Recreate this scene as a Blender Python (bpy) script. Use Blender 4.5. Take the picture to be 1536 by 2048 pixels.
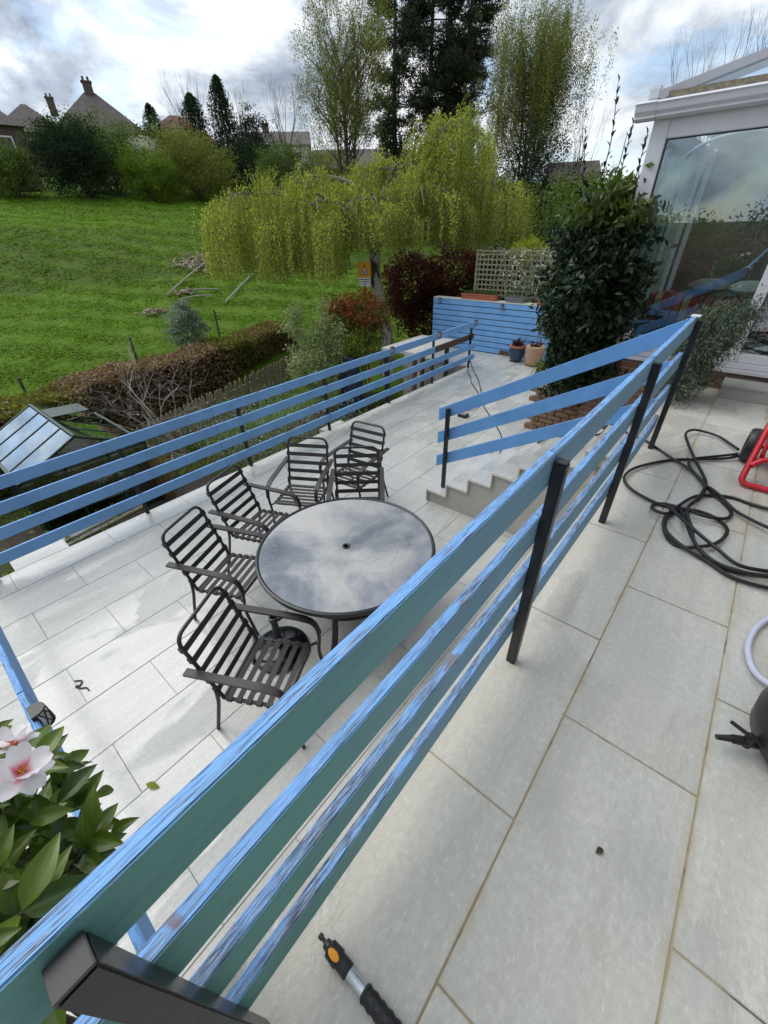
import bpy, bmesh, math, random
import numpy as np
from mathutils import Vector, Matrix

# ------------------------------------------------------------------ scene, camera, sky, sun
scene = bpy.context.scene
for o in list(bpy.data.objects):
    bpy.data.objects.remove(o)
C = scene.collection
R = math.radians
rng = np.random.default_rng(7)
random.seed(7)

cam_d = bpy.data.cameras.new('camera')
cam = bpy.data.objects.new('camera', cam_d)
C.objects.link(cam)
scene.camera = cam
cam_d.sensor_fit = 'HORIZONTAL'
cam_d.sensor_width = 36.0
cam_d.lens = 36.0 * 807.06 / 1536.0
cam_d.clip_start = 0.02
cam_d.clip_end = 3000

def cam_axes(yaw, pit, rol):
    f = Vector((math.cos(pit) * math.cos(yaw), math.cos(pit) * math.sin(yaw), -math.sin(pit)))
    r = Vector((math.sin(yaw), -math.cos(yaw), 0))
    d = f.cross(r)
    r2 = math.cos(rol) * r + math.sin(rol) * d
    d2 = -math.sin(rol) * r + math.cos(rol) * d
    return r2, d2, f
ax_r, ax_d, ax_f = cam_axes(R(40.99), R(35.15), R(1.822))
cam.matrix_world = Matrix(((ax_r.x, -ax_d.x, -ax_f.x, 0), (ax_r.y, -ax_d.y, -ax_f.y, 0),
                           (ax_r.z, -ax_d.z, -ax_f.z, 1.6), (0, 0, 0, 1)))

SUN_AZ, SUN_EL = R(104), R(50)
world = bpy.data.worlds.new('World')
scene.world = world
world.use_nodes = True
wn, wl = world.node_tree.nodes, world.node_tree.links
wn.clear()
w_out = wn.new('ShaderNodeOutputWorld')
sky = wn.new('ShaderNodeTexSky')
sky.sky_type = 'NISHITA'
sky.sun_disc = False
sky.sun_elevation = SUN_EL
sky.sun_rotation = R(90) - SUN_AZ
sky.air_density = 1.0
sky.dust_density = 0.6
bg_sky = wn.new('ShaderNodeBackground')
bg_sky.inputs['Strength'].default_value = 0.14
wl.new(sky.outputs[0], bg_sky.inputs['Color'])
bg_cloud = wn.new('ShaderNodeBackground')
bg_cloud.inputs['Strength'].default_value = 1.0
tc = wn.new('ShaderNodeTexCoord')
sep = wn.new('ShaderNodeSeparateXYZ')
wl.new(tc.outputs['Generated'], sep.inputs[0])
def wmath(op, a, b=None, clamp=False):
    n = wn.new('ShaderNodeMath')
    n.operation = op
    n.use_clamp = clamp
    for i, v in enumerate((a, b)):
        if v is None:
            continue
        if isinstance(v, (int, float)):
            n.inputs[i].default_value = v
        else:
            wl.new(v, n.inputs[i])
    return n.outputs[0]
comb = wn.new('ShaderNodeMapping')
comb.inputs['Scale'].default_value = (1.0, 1.0, 2.1)
wl.new(tc.outputs['Generated'], comb.inputs['Vector'])
def wnoise(scale, detail, rough, dist=0.0, off=0.0):
    m = wn.new('ShaderNodeMapping')
    m.inputs['Location'].default_value = (off, off * 0.7, off * 1.3)
    wl.new(comb.outputs[0], m.inputs['Vector'])
    n = wn.new('ShaderNodeTexNoise')
    n.inputs['Scale'].default_value = scale
    n.inputs['Detail'].default_value = detail
    n.inputs['Roughness'].default_value = rough
    n.inputs['Distortion'].default_value = dist
    wl.new(m.outputs[0], n.inputs['Vector'])
    return n.outputs['Fac']
def wramp(fac, stops):
    r = wn.new('ShaderNodeValToRGB')
    e = r.color_ramp.elements
    while len(e) < len(stops):
        e.new(0.5)
    for i, (p, c) in enumerate(stops):
        e[i].position = p
        e[i].color = (c[0], c[1], c[2], 1) if not isinstance(c, (int, float)) else (c, c, c, 1)
    wl.new(fac, r.inputs[0])
    return r.outputs[0]
cover = wramp(wnoise(2.6, 9, 0.56, 0.4, 8.3), [(0.37, 0.0), (0.50, 1.0)])
shade = wramp(wnoise(4.3, 10, 0.58, 0.35, 23.5), [(0.34, (0.20, 0.235, 0.30)), (0.44, (0.36, 0.41, 0.48)), (0.52, (0.62, 0.655, 0.70)), (0.60, (0.80, 0.815, 0.83))])
# cloud is brighter towards the veiled sun (forward scattering)
dotn = wn.new('ShaderNodeVectorMath')
dotn.operation = 'DOT_PRODUCT'
wl.new(tc.outputs['Generated'], dotn.inputs[0])
sun_v = Vector((math.cos(SUN_EL) * math.cos(SUN_AZ), math.cos(SUN_EL) * math.sin(SUN_AZ), math.sin(SUN_EL)))
dotn.inputs[1].default_value = sun_v
glow = wmath('ADD', wmath('MULTIPLY', wmath('POWER', wmath('MAXIMUM', dotn.outputs['Value'], 0.0), 4.0), 1.2), 0.90)
mulc = wn.new('ShaderNodeVectorMath')
mulc.operation = 'SCALE'
wl.new(shade, mulc.inputs[0])
wl.new(glow, mulc.inputs['Scale'])
wl.new(mulc.outputs[0], bg_cloud.inputs['Color'])
wmix = wn.new('ShaderNodeMixShader')
wl.new(cover, wmix.inputs[0])
wl.new(bg_sky.outputs[0], wmix.inputs[1])
wl.new(bg_cloud.outputs[0], wmix.inputs[2])
wl.new(wmix.outputs[0], w_out.inputs['Surface'])

sun_d = bpy.data.lights.new('sun', 'SUN')
sun_d.energy = 1.0
sun_d.angle = R(46)
sun_d.color = (1.0, 0.95, 0.87)
sun = bpy.data.objects.new('sun', sun_d)
C.objects.link(sun)
sun.rotation_euler = (-sun_v).to_track_quat('-Z', 'Y').to_euler()
sun.location = sun_v * 60

vs = scene.view_settings
vs.view_transform = 'Standard'
vs.look = 'None'
vs.exposure = 0.62
vs.gamma = 1.0
vs.use_curve_mapping = False
scene.render.engine = 'CYCLES'
scene.cycles.max_bounces = 8
scene.cycles.transparent_max_bounces = 12

# ------------------------------------------------------------------ materials
MATS = {}
class NT:
    """tiny node helper"""
    def __init__(self, name):
        self.m = bpy.data.materials.new(name)
        self.m.use_nodes = True
        self.t = self.m.node_tree
        self.n = self.t.nodes
        self.n.clear()
        self.out = self.n.new('ShaderNodeOutputMaterial')
        MATS[name] = self.m
    def l(self, a, b):
        self.t.links.new(a, b)
    def setin(self, node, key, v):
        if v is None:
            return
        s = node.inputs[key]
        if hasattr(v, 'links') or isinstance(v, bpy.types.NodeSocket):
            self.l(v, s)
        elif isinstance(v, (tuple, list)) and len(v) == 3 and s.type == 'RGBA':
            s.default_value = (*v, 1)
        else:
            s.default_value = v
    def pos(self):
        return self.n.new('ShaderNodeNewGeometry').outputs['Position']
    def obj(self):
        return self.n.new('ShaderNodeTexCoord').outputs['Object']
    def normal(self):
        return self.n.new('ShaderNodeNewGeometry').outputs['True Normal']
    def xyz(self, v):
        s = self.n.new('ShaderNodeSeparateXYZ')
        self.l(v, s.inputs[0])
        return s.outputs
    def mapv(self, v, scale=(1, 1, 1), loc=(0, 0, 0), rot=(0, 0, 0)):
        m = self.n.new('ShaderNodeMapping')
        m.inputs['Scale'].default_value = scale
        m.inputs['Location'].default_value = loc
        m.inputs['Rotation'].default_value = rot
        self.l(v, m.inputs['Vector'])
        return m.outputs[0]
    def noise(self, v, scale, detail=4, rough=0.55, dist=0.0):
        n = self.n.new('ShaderNodeTexNoise')
        n.inputs['Scale'].default_value = scale
        n.inputs['Detail'].default_value = detail
        n.inputs['Roughness'].default_value = rough
        n.inputs['Distortion'].default_value = dist
        self.l(v, n.inputs['Vector'])
        return n.outputs['Fac']
    def ramp(self, f, stops, interp='LINEAR'):
        r = self.n.new('ShaderNodeValToRGB')
        r.color_ramp.interpolation = interp
        e = r.color_ramp.elements
        while len(e) < len(stops):
            e.new(0.5)
        for i, (p, c) in enumerate(stops):
            e[i].position = p
            e[i].color = (c, c, c, 1) if isinstance(c, (int, float)) else (*c, 1)
        self.l(f, r.inputs[0])
        return r.outputs[0]
    def math(self, op, a, b=0.0, clamp=False):
        n = self.n.new('ShaderNodeMath')
        n.operation = op
        n.use_clamp = clamp
        self.setin(n, 0, a)
        self.setin(n, 1, b)
        return n.outputs[0]
    def mix(self, f, a, b, mode='MIX'):
        n = self.n.new('ShaderNodeMix')
        n.data_type = 'RGBA'
        n.blend_type = mode
        self.setin(n, 0, f)
        self.setin(n, 6, a)
        self.setin(n, 7, b)
        return n.outputs[2]
    def bump(self, h, strength=0.3, dist=0.01):
        b = self.n.new('ShaderNodeBump')
        b.inputs['Strength'].default_value = strength
        b.inputs['Distance'].default_value = dist
        self.l(h, b.inputs['Height'])
        return b.outputs[0]
    def attr(self, name):
        a = self.n.new('ShaderNodeAttribute')
        a.attribute_name = name
        return a.outputs['Fac']
    def rnd(self):
        return self.n.new('ShaderNodeObjectInfo').outputs['Random']
    def bsdf(self, base=None, rough=0.5, metal=0.0, normal=None, spec=None, coat=None):
        b = self.n.new('ShaderNodeBsdfPrincipled')
        self.setin(b, 'Base Color', base)
        self.setin(b, 'Roughness', rough)
        self.setin(b, 'Metallic', metal)
        self.setin(b, 'Normal', normal)
        self.setin(b, 'Specular IOR Level', spec)
        self.setin(b, 'Coat Weight', coat)
        return b.outputs[0]
    def done(self, s):
        self.l(s, self.out.inputs['Surface'])
        return self.m

def plain(name, base, rough=0.5, metal=0.0, var=0.12, scale=14.0, bump=0.0, spec=None):
    t = NT(name)
    p = t.pos()
    f = t.noise(p, scale, 5, 0.6)
    col = t.mix(t.ramp(f, [(0.3, 0.0), (0.7, 1.0)]), tuple(c * (1 - var) for c in base), tuple(min(1, c * (1 + var)) for c in base))
    nrm = t.bump(t.noise(p, scale * 3, 4, 0.6), bump, 0.004) if bump else None
    r2 = t.math('ADD', t.math('MULTIPLY', f, 0.2), rough - 0.1)
    return t.done(t.bsdf(col, r2, metal, nrm, spec))

def leafmat(name, dark, light, trans=0.35, rough=0.45, hue2=None, spec=0.4):
    t = NT(name)
    a = t.attr('rnd')
    stops = [(0.0, dark), (0.55, tuple((d + l) / 2 for d, l in zip(dark, light))), (1.0, light)]
    if hue2:
        stops = [(0.0, dark), (0.5, light), (0.78, light), (0.9, hue2), (1.0, hue2)]
    col = t.ramp(a, stops)
    pb = t.bsdf(col, rough, 0, None, spec)
    tr = t.n.new('ShaderNodeBsdfTranslucent')
    t.l(t.mix(1.0, col, (1.25, 1.35, 0.75), 'MULTIPLY'), tr.inputs['Color'])
    mx = t.n.new('ShaderNodeMixShader')
    mx.inputs[0].default_value = trans
    t.l(pb, mx.inputs[1])
    t.l(tr.outputs[0], mx.inputs[2])
    return t.done(mx.outputs[0])

def tile_mat(name, base, wet_lo, wet_hi, wet_bias, row0=0.0, pitch=0.448, stain_bounce=0.0):
    t = NT(name)
    p = t.pos()
    rnd = t.rnd()
    off = t.n.new('ShaderNodeVectorMath')
    off.operation = 'ADD'
    t.l(p, off.inputs[0])
    cb = t.n.new('ShaderNodeCombineXYZ')
    t.l(t.math('MULTIPLY', rnd, 37.0), cb.inputs[0])
    t.l(t.math('MULTIPLY', rnd, 91.0), cb.inputs[1])
    t.l(cb.outputs[0], off.inputs[1])
    q = off.outputs[0]
    streak = t.noise(t.mapv(q, (0.7, 5.5, 1)), 1.6, 6, 0.6, 0.6)
    cloud = t.noise(q, 2.3, 6, 0.6, 0.3)
    grit = t.noise(p, 140, 3, 0.6)
    dark = tuple(c * 0.88 for c in base)
    lite = tuple(min(1, c * 1.12) for c in base)
    col = t.mix(t.ramp(streak, [(0.33, 0.0), (0.66, 1.0)]), dark, lite)
    col = t.mix(t.ramp(cloud, [(0.40, 0.0), (0.75, 0.6)]), col, tuple(c * m for c, m in zip(base, (0.97, 0.93, 0.87))))
    vein = t.noise(t.mapv(q, (0.9, 6.0, 1), rot=(0, 0, 0.12)), 2.2, 5, 0.55, 1.2)
    col = t.mix(t.ramp(vein, [(0.485, 0.0), (0.5, 0.16), (0.515, 0.0)]), col, tuple(min(1, c * 1.3) for c in base))
    col = t.mix(t.math('MULTIPLY', rnd, 0.16), col, tuple(c * 0.80 for c in base))
    col = t.mix(t.ramp(grit, [(0.35, 0.10), (0.6, 0.0)]), col, (0.2, 0.2, 0.19))
    mott = t.noise(p, 38, 4, 0.65)
    col = t.mix(t.ramp(mott, [(0.36, 0.42), (0.60, 0.0)]), col, tuple(c * 0.70 for c in base))
    fleck = t.noise(t.mapv(p, (0.45, 1, 1)), 75, 3, 0.6)
    col = t.mix(t.ramp(fleck, [(0.56, 0.0), (0.70, 0.45)]), col, tuple(min(1, c * 1.28) for c in base))
    if stain_bounce:
        # sand washed out of the joints, and warm bounced light painted below the railing
        fy = t.math('FRACT', t.math('DIVIDE', t.math('SUBTRACT', t.math('ADD', t.xyz(p)[1], 44.8), row0), pitch))
        edge_ = t.ramp(t.math('ABSOLUTE', t.math('SUBTRACT', fy, 0.5)), [(0.43, 0.0), (0.495, 1.0)])
        blot = t.ramp(t.noise(p, 4.5, 5, 0.6), [(0.42, 0.0), (0.68, 1.0)])
        col = t.mix(t.math('MULTIPLY', t.math('MULTIPLY', edge_, blot), stain_bounce), col, (0.42, 0.34, 0.20))
        warm_bounce = t.ramp(t.math('ADD', t.xyz(p)[1], t.math('MULTIPLY', t.noise(p, 3.0, 5, 0.6), 0.16)), [(0.26, 0.0), (0.42, 1.0)])
        col = t.mix(t.math('MULTIPLY', warm_bounce, 0.35 * stain_bounce), col, (0.50, 0.42, 0.28))
        grime = t.ramp(t.noise(t.mapv(p, (1, 1.3, 1)), 2.1, 7, 0.65, 0.4), [(0.50, 0.0), (0.72, 0.55)])
        col = t.mix(grime, col, tuple(c * 0.74 for c in base))
    # lingering water: thin film with a wavering edge
    wetn = t.noise(t.mapv(p, (1.0, 1.5, 1)), 0.95, 7, 0.52, 0.6)
    wet = t.ramp(wetn, [(wet_bias, 0.0), (wet_bias + 0.035, 1.0)])
    film = t.noise(p, 9, 3, 0.5, 0.4)
    col = t.mix(t.math('MULTIPLY', wet, 0.26), col, t.mix(1.0, col, (0.74, 0.74, 0.73), 'MULTIPLY'))
    rough = t.mix(wet, (wet_hi,) * 3, (wet_lo,) * 3)
    edge = t.ramp(wetn, [(wet_bias - 0.008, 0.0), (wet_bias + 0.012, 1.0)])
    h = t.math('ADD', t.math('MULTIPLY', t.math('ADD', grit, t.math('MULTIPLY', mott, 1.6)), t.math('SUBTRACT', 1.0, t.math('MULTIPLY', wet, 0.8))), t.math('MULTIPLY', film, 0.25))
    h = t.math('ADD', h, t.math('MULTIPLY', edge, 1.6))
    return t.done(t.bsdf(col, rough, 0, t.bump(h, 0.30, 0.0028), t.math('ADD', t.math('MULTIPLY', wet, 0.45), 0.5)))

def paint_mat(name, axis='x', wear=0.5, inner=False, base=(0.17, 0.39, 0.74)):
    t = NT(name)
    p = t.pos()
    sc = {'x': (9, 300, 300), 'y': (300, 9, 300)}[axis]
    grain = t.noise(t.mapv(p, sc), 1.0, 5, 0.65, 0.25)
    grain2 = t.noise(t.mapv(p, tuple(s * 2.3 for s in sc), (3, 5, 1)), 1.0, 4, 0.6, 0.3)
    patch = t.noise(p, 3.2, 5, 0.6, 0.3)
    nz = t.xyz(t.normal())
    top = t.ramp(nz[2], [(0.5, 0.0), (0.8, 1.0)])
    pale = tuple(min(1, c * 1.22 + 0.06) for c in base)
    deep = tuple(c * 0.80 for c in base)
    side = t.mix(t.ramp(patch, [(0.35, 0.0), (0.7, 1.0)]), base, deep)
    side = t.mix(t.ramp(grain, [(0.62, 0.0), (0.72, 0.35)]), side, tuple(c * 0.45 for c in base))
    if inner:
        xs = t.xyz(p)[0]  # inner face: teal at the near end, turning blue along x
        inner_col = t.mix(t.ramp(t.math('ADD', t.math('MULTIPLY', xs, 0.5), t.math('MULTIPLY', patch, 0.14)), [(0.12, 0.0), (0.42, 1.0)]),
                    (0.185, 0.520, 0.500), (0.26, 0.54, 0.78))
        inner_col = t.mix(t.ramp(patch, [(0.4, 0.0), (0.65, 0.3)]), inner_col, (0.12, 0.30, 0.36))
        inner_col = t.mix(t.ramp(grain, [(0.64, 0.0), (0.68, 0.75)]), inner_col, (0.03, 0.07, 0.09))
        brush = t.noise(t.mapv(p, (1.6, 70, 70), (7, 1, 2)), 1.0, 4, 0.6, 0.2)
        inner_col = t.mix(t.ramp(brush, [(0.35, 0.45), (0.55, 0.0)]), inner_col, t.mix(1.0, inner_col, (0.72, 0.76, 0.80), 'MULTIPLY'))
        isin = t.ramp(t.math('MULTIPLY', nz[1], -1.0), [(0.5, 0.0), (0.8, 1.0)])
        side = t.mix(isin, side, inner_col)
    worn = t.mix(t.ramp(grain2, [(0.48, 0.0), (0.56, 1.0)]), (0.06, 0.085, 0.13), (0.32, 0.38, 0.48))
    tp = t.mix(t.ramp(grain2, [(0.50, 0.0), (0.56, 0.75)]), base, pale)
    tp = t.mix(t.ramp(grain2, [(0.34, 0.75), (0.37, 0.0)]), tp, (0.05, 0.09, 0.18))
    lowb = t.ramp(t.xyz(p)[2], [(0.5, 0.085 if inner else 0.0), (0.96, 0.0)])
    w = t.math('MULTIPLY', t.ramp(t.math('ADD', grain, lowb), [(0.60 - wear * 0.20, 0.0), (0.635 - wear * 0.20, 1.0)]), t.ramp(patch, [(0.34, 0.25), (0.56, 1.0)]))
    tp = t.mix(w, tp, worn)
    brown = t.ramp(t.noise(p, 5.5, 5, 0.6, 0.4), [(0.62, 0.0), (0.66, 0.75)])
    tp = t.mix(brown, tp, (0.22, 0.15, 0.13))
    col = t.mix(top, side, tp)
    col = t.mix(t.ramp(t.n.new('ShaderNodeNewGeometry').outputs['Pointiness'], [(0.5, 0.0), (0.56, 0.0)]), col, pale)
    h = t.math('ADD', t.math('MULTIPLY', grain, 1.0), t.math('MULTIPLY', w, -0.8))
    rough = t.mix(t.math('MULTIPLY', w, top), (0.55,) * 3, (0.85,) * 3)
    return t.done(t.bsdf(col, rough, 0, t.bump(h, 0.25, 0.0015), 0.3))

paint_front = paint_mat('weathered_blue_paint_front', 'x', 0.42, True)
paint_x = paint_mat('weathered_blue_paint', 'x', 0.25, False, (0.20, 0.42, 0.76))
paint_y = paint_mat('weathered_blue_paint_across', 'y', 0.4, False, (0.15, 0.36, 0.70))
wall_paint = paint_mat('blue_wall_paint', 'y', 0.25, False, (0.20, 0.44, 0.80))
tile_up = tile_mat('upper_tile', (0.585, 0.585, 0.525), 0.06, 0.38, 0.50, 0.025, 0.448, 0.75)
tile_lo = tile_mat('lower_tile', (0.515, 0.52, 0.485), 0.22, 0.40, 0.47)
stair_tile = tile_mat('stair_tile', (0.58, 0.58, 0.55), 0.07, 0.36, 0.46)
riser_mat = plain('stair_side_tile', (0.40, 0.385, 0.35), 0.45, 0, 0.08, 5)
def grout_mat(name, a, b, c):
    t = NT(name)
    p = t.pos()
    f = t.noise(p, 1.6, 4, 0.6)
    col = t.mix(t.ramp(f, [(0.38, 0.0), (0.6, 1.0)]), a, b)
    col = t.mix(t.ramp(t.noise(p, 6, 4, 0.6), [(0.55, 0.0), (0.68, 0.9)]), col, c)
    return t.done(t.bsdf(col, 0.85))
grout_up = grout_mat('sandy_grout', (0.42, 0.33, 0.19), (0.50, 0.42, 0.27), (0.14, 0.11, 0.08))
grout_lo = grout_mat('open_joint', (0.24, 0.23, 0.20), (0.48, 0.46, 0.41), (0.09, 0.085, 0.075))
black_metal = plain('black_powder_coat', (0.014, 0.015, 0.017), 0.35, 0.0, 0.3, 30, 0.1)
chair_metal = plain('dark_bronze_metal', (0.036, 0.031, 0.029), 0.40, 0.25, 0.25, 40, 0.05)
strap_mat = plain('dark_strap', (0.028, 0.024, 0.022), 0.5, 0, 0.2, 60, 0.1)
rubber = plain('black_rubber', (0.014, 0.014, 0.015), 0.42, 0, 0.25, 50)
black_plastic = plain('black_plastic', (0.016, 0.016, 0.018), 0.38, 0, 0.2, 30)
red_paint = plain('red_enamel', (0.52, 0.012, 0.022), 0.25, 0, 0.1, 12)
white_upvc = plain('white_frame', (0.70, 0.71, 0.76), 0.3, 0, 0.04, 3)
white_stone = plain('pale_coping', (0.56, 0.54, 0.49), 0.7, 0, 0.12, 9, 0.2)
grey_panel = plain('pale_grey_board', (0.44, 0.42, 0.39), 0.65, 0, 0.14, 6, 0.2)
terracotta = plain('terracotta', (0.42, 0.13, 0.065), 0.7, 0, 0.18, 12, 0.2)
beige_pot = plain('beige_clay', (0.46, 0.29, 0.18), 0.75, 0, 0.14, 18, 0.3)
blue_glaze = plain('blue_glaze', (0.025, 0.055, 0.085), 0.22, 0, 0.3, 10)
lead_pot = plain('grey_trough', (0.20, 0.20, 0.20), 0.7, 0, 0.15, 10)
soil = plain('dark_soil', (0.045, 0.033, 0.024), 0.95, 0, 0.4, 9, 0.8)
aluminium = plain('aluminium', (0.72, 0.73, 0.75), 0.28, 1.0, 0.04, 20)
yellow_plastic = plain('yellow_plastic', (0.85, 0.36, 0.02), 0.35, 0, 0.05, 20)
brown_wood = plain('brown_timber', (0.09, 0.055, 0.035), 0.75, 0, 0.35, 22, 0.3)
picket_mat = plain('picket_timber', (0.26, 0.21, 0.15), 0.85, 0, 0.4, 16, 0.4)
trellis_mat = plain('grey_green_timber', (0.24, 0.23, 0.165), 0.8, 0, 0.2, 16, 0.3)
bark = plain('bark', (0.075, 0.06, 0.048), 0.9, 0, 0.4, 9, 0.6)
pale_bark = plain('pale_twig', (0.33, 0.30, 0.25), 0.85, 0, 0.35, 14, 0.4)
twig_mat = plain('twig', (0.13, 0.095, 0.075), 0.85, 0, 0.25, 9)
lattice_white = plain('white_lattice', (0.75, 0.76, 0.78), 0.35, 0, 0.05, 20)
roof_tile = plain('roof_tile', (0.115, 0.098, 0.088), 0.85, 0, 0.3, 2.2, 0.3)
roof_red = plain('red_roof_tile', (0.17, 0.085, 0.06), 0.85, 0, 0.3, 2.2, 0.3)
dark_wall = plain('dark_brick', (0.11, 0.08, 0.065), 0.9, 0, 0.25, 3, 0.3)
pale_render = plain('pale_render', (0.52, 0.50, 0.46), 0.8, 0, 0.1, 2)
dome_blue = plain('dark_blue_plastic', (0.025, 0.04, 0.08), 0.45, 0, 0.15, 8)
clear_hose = plain('translucent_hose', (0.56, 0.58, 0.72), 0.18, 0, 0.06, 30)
curtain_mat = plain('pale_curtain', (0.55, 0.62, 0.58), 0.8, 0, 0.1, 5)
interior_mat = plain('interior_wall', (0.16, 0.14, 0.12), 0.8, 0, 0.2, 2)
petal_dry = plain('dried_leaf', (0.06, 0.04, 0.025), 0.7, 0, 0.3, 30)
white_mat = plain('white_print', (0.78, 0.78, 0.76), 0.5, 0, 0.03, 10)
sign_red = plain('sign_red', (0.42, 0.03, 0.02), 0.5, 0, 0.05, 10)
sign_yellow = plain('sign_yellow', (0.85, 0.42, 0.01), 0.5, 0, 0.05, 10)
sign_dark = plain('sign_ink', (0.04, 0.04, 0.06), 0.5, 0, 0.05, 10)
stone_mat = plain('garden_stone', (0.34, 0.33, 0.31), 0.85, 0, 0.3, 12, 0.5)

def brick_mat(name, a, b, mortar):
    t = NT(name)
    p = t.obj()
    x = t.xyz(p)
    cb = t.n.new('ShaderNodeCombineXYZ')
    t.l(t.math('ADD', x[0], x[1]), cb.inputs[0])
    t.l(x[2], cb.inputs[1])
    br = t.n.new('ShaderNodeTexBrick')
    t.l(cb.outputs[0], br.inputs['Vector'])
    br.inputs['Scale'].default_value = 1.0
    br.inputs['Brick Width'].default_value = 0.225
    br.inputs['Row Height'].default_value = 0.075
    br.inputs['Mortar Size'].default_value = 0.006
    br.inputs['Color1'].default_value = (*a, 1)
    br.inputs['Color2'].default_value = (*b, 1)
    br.inputs['Mortar'].default_value = (*mortar, 1)
    col = t.mix(t.ramp(t.noise(p, 7, 5, 0.6), [(0.4, 0.0), (0.7, 0.5)]), br.outputs['Color'], tuple(c * 0.5 for c in a))
    return t.done(t.bsdf(col, 0.88, 0, t.bump(br.outputs['Fac'], 0.4, -0.006)))
house_brick = brick_mat('house_brick', (0.20, 0.10, 0.07), (0.26, 0.14, 0.09), (0.3, 0.27, 0.23))
planter_brick = plain('planter_brick', (0.22, 0.135, 0.08), 0.9, 0, 0.35, 12, 0.5)

def birch_bark():
    t = NT('birch_bark')
    p = t.pos()
    f = t.noise(t.mapv(p, (5, 5, 2.2)), 1.0, 5, 0.65, 0.6)
    f2 = t.noise(t.mapv(p, (4, 4, 26)), 1.0, 3, 0.6)
    col = t.mix(t.ramp(f, [(0.46, 0.0), (0.54, 1.0)]), (0.50, 0.46, 0.41), (0.06, 0.05, 0.042))
    col = t.mix(t.ramp(f2, [(0.62, 0.0), (0.68, 0.7)]), col, (0.06, 0.05, 0.045))
    return t.done(t.bsdf(col, 0.8, 0, t.bump(f, 0.6, 0.02)))
birch_mat = birch_bark()

def glass_mat(name, tint, refl=0.05, gain=1.0):
    t = NT(name)
    tr = t.n.new('ShaderNodeBsdfTransparent')
    tr.inputs['Color'].default_value = (*tint, 1)
    gl = t.n.new('ShaderNodeBsdfGlossy')
    gl.inputs['Roughness'].default_value = 0.01
    gl.inputs['Color'].default_value = (0.84, 0.95, 1.0, 1)
    fr = t.n.new('ShaderNodeFresnel')
    fr.inputs['IOR'].default_value = 1.52
    nrm = t.bump(t.noise(t.pos(), 1.1, 2, 0.5), 0.03, 0.02)
    t.l(nrm, gl.inputs['Normal'])
    mx = t.n.new('ShaderNodeMixShader')
    t.l(t.math('ADD', t.math('MULTIPLY', fr.outputs[0], gain), refl, True), mx.inputs[0])
    t.l(tr.outputs[0], mx.inputs[1])
    t.l(gl.outputs[0], mx.inputs[2])
    return t.done(mx.outputs[0])
cons_glass = glass_mat('conservatory_glass', (0.90, 0.96, 0.95), 0.10, 1.7)
roof_glass = glass_mat('roof_glass', (0.80, 0.90, 0.94), 0.12, 1.4)
green_glass = glass_mat('greenhouse_glass', (0.42, 0.48, 0.44), 0.12, 1.9)

def table_glass():
    t = NT('black_table_glass')
    p = t.pos()
    puddle = t.noise(p, 3.1, 4, 0.5, 0.5)
    e = t.ramp(puddle, [(0.555, 0.0), (0.575, 1.0)])
    smear = t.noise(p, 7, 5, 0.6, 0.5)
    rough = t.mix(e, t.mix(smear, (0.008,) * 3, (0.035,) * 3), (0.012,) * 3)
    h = t.math('ADD', t.math('MULTIPLY', e, 0.6), t.math('MULTIPLY', t.noise(p, 2.0, 2), 0.6))
    col = t.mix(t.ramp(smear, [(0.45, 0.0), (0.8, 0.5)]), (0.012, 0.013, 0.014), (0.05, 0.052, 0.055))
    b = t.n.new('ShaderNodeBsdfPrincipled')
    t.l(col, b.inputs['Base Color'])
    t.l(rough, b.inputs['Roughness'])
    b.inputs['IOR'].default_value = 2.15
    b.inputs['Specular IOR Level'].default_value = 0.75
    b.inputs['Coat Weight'].default_value = 1.0
    b.inputs['Coat IOR'].default_value = 1.9
    b.inputs['Coat Roughness'].default_value = 0.015
    t.l(t.bump(h, 0.10, 0.004), b.inputs['Normal'])
    return t.done(b.outputs[0])
table_top_mat = table_glass()

def grass_ground():
    t = NT('grass_ground')
    p = t.pos()
    big = t.noise(p, 0.12, 5, 0.6)
    mid = t.noise(t.mapv(p, (1, 1.8, 1)), 1.1, 6, 0.7)
    col = t.mix(t.ramp(mid, [(0.32, 0.0), (0.68, 1.0)]), (0.060, 0.118, 0.010), (0.110, 0.195, 0.017))
    col = t.mix(t.ramp(big, [(0.42, 0.0), (0.62, 0.35)]), col, (0.105, 0.155, 0.024))
    n = t.xyz(t.normal())
    bank = t.ramp(n[2], [(0.945, 1.0), (0.962, 0.0)])
    col = t.mix(t.math('MULTIPLY', bank, t.ramp(mid, [(0.35, 0.25), (0.6, 0.9)])), col, (0.072, 0.098, 0.028))
    s = t.xyz(p)
    near = t.ramp(t.math('ADD', t.math('MULTIPLY', s[0], 0.0175), t.math('MULTIPLY', s[1], 0.047)), [(0.50, 1.0), (0.56, 0.0)])
    col = t.mix(near, col, t.mix(t.ramp(mid, [(0.4, 0.0), (0.6, 1.0)]), (0.035, 0.03, 0.018), (0.05, 0.085, 0.02)))
    return t.done(t.bsdf(col, 0.95, 0, t.bump(mid, 0.35, 0.08), 0.1))
grass_mat = grass_ground()
blade_mat = leafmat('grass_blade', (0.070, 0.140, 0.012), (0.185, 0.310, 0.032), 0.35, 0.6, (0.16, 0.19, 0.05), 0.15)
leaf_birch = leafmat('weeping_birch_leaf', (0.180, 0.225, 0.026), (0.480, 0.530, 0.100), 0.58, 0.55, None, 0.2)
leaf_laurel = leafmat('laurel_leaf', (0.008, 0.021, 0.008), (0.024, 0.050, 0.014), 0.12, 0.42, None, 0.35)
leaf_laurel_top = leafmat('young_laurel_leaf', (0.04, 0.07, 0.012), (0.12, 0.17, 0.03), 0.35, 0.4)
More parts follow.
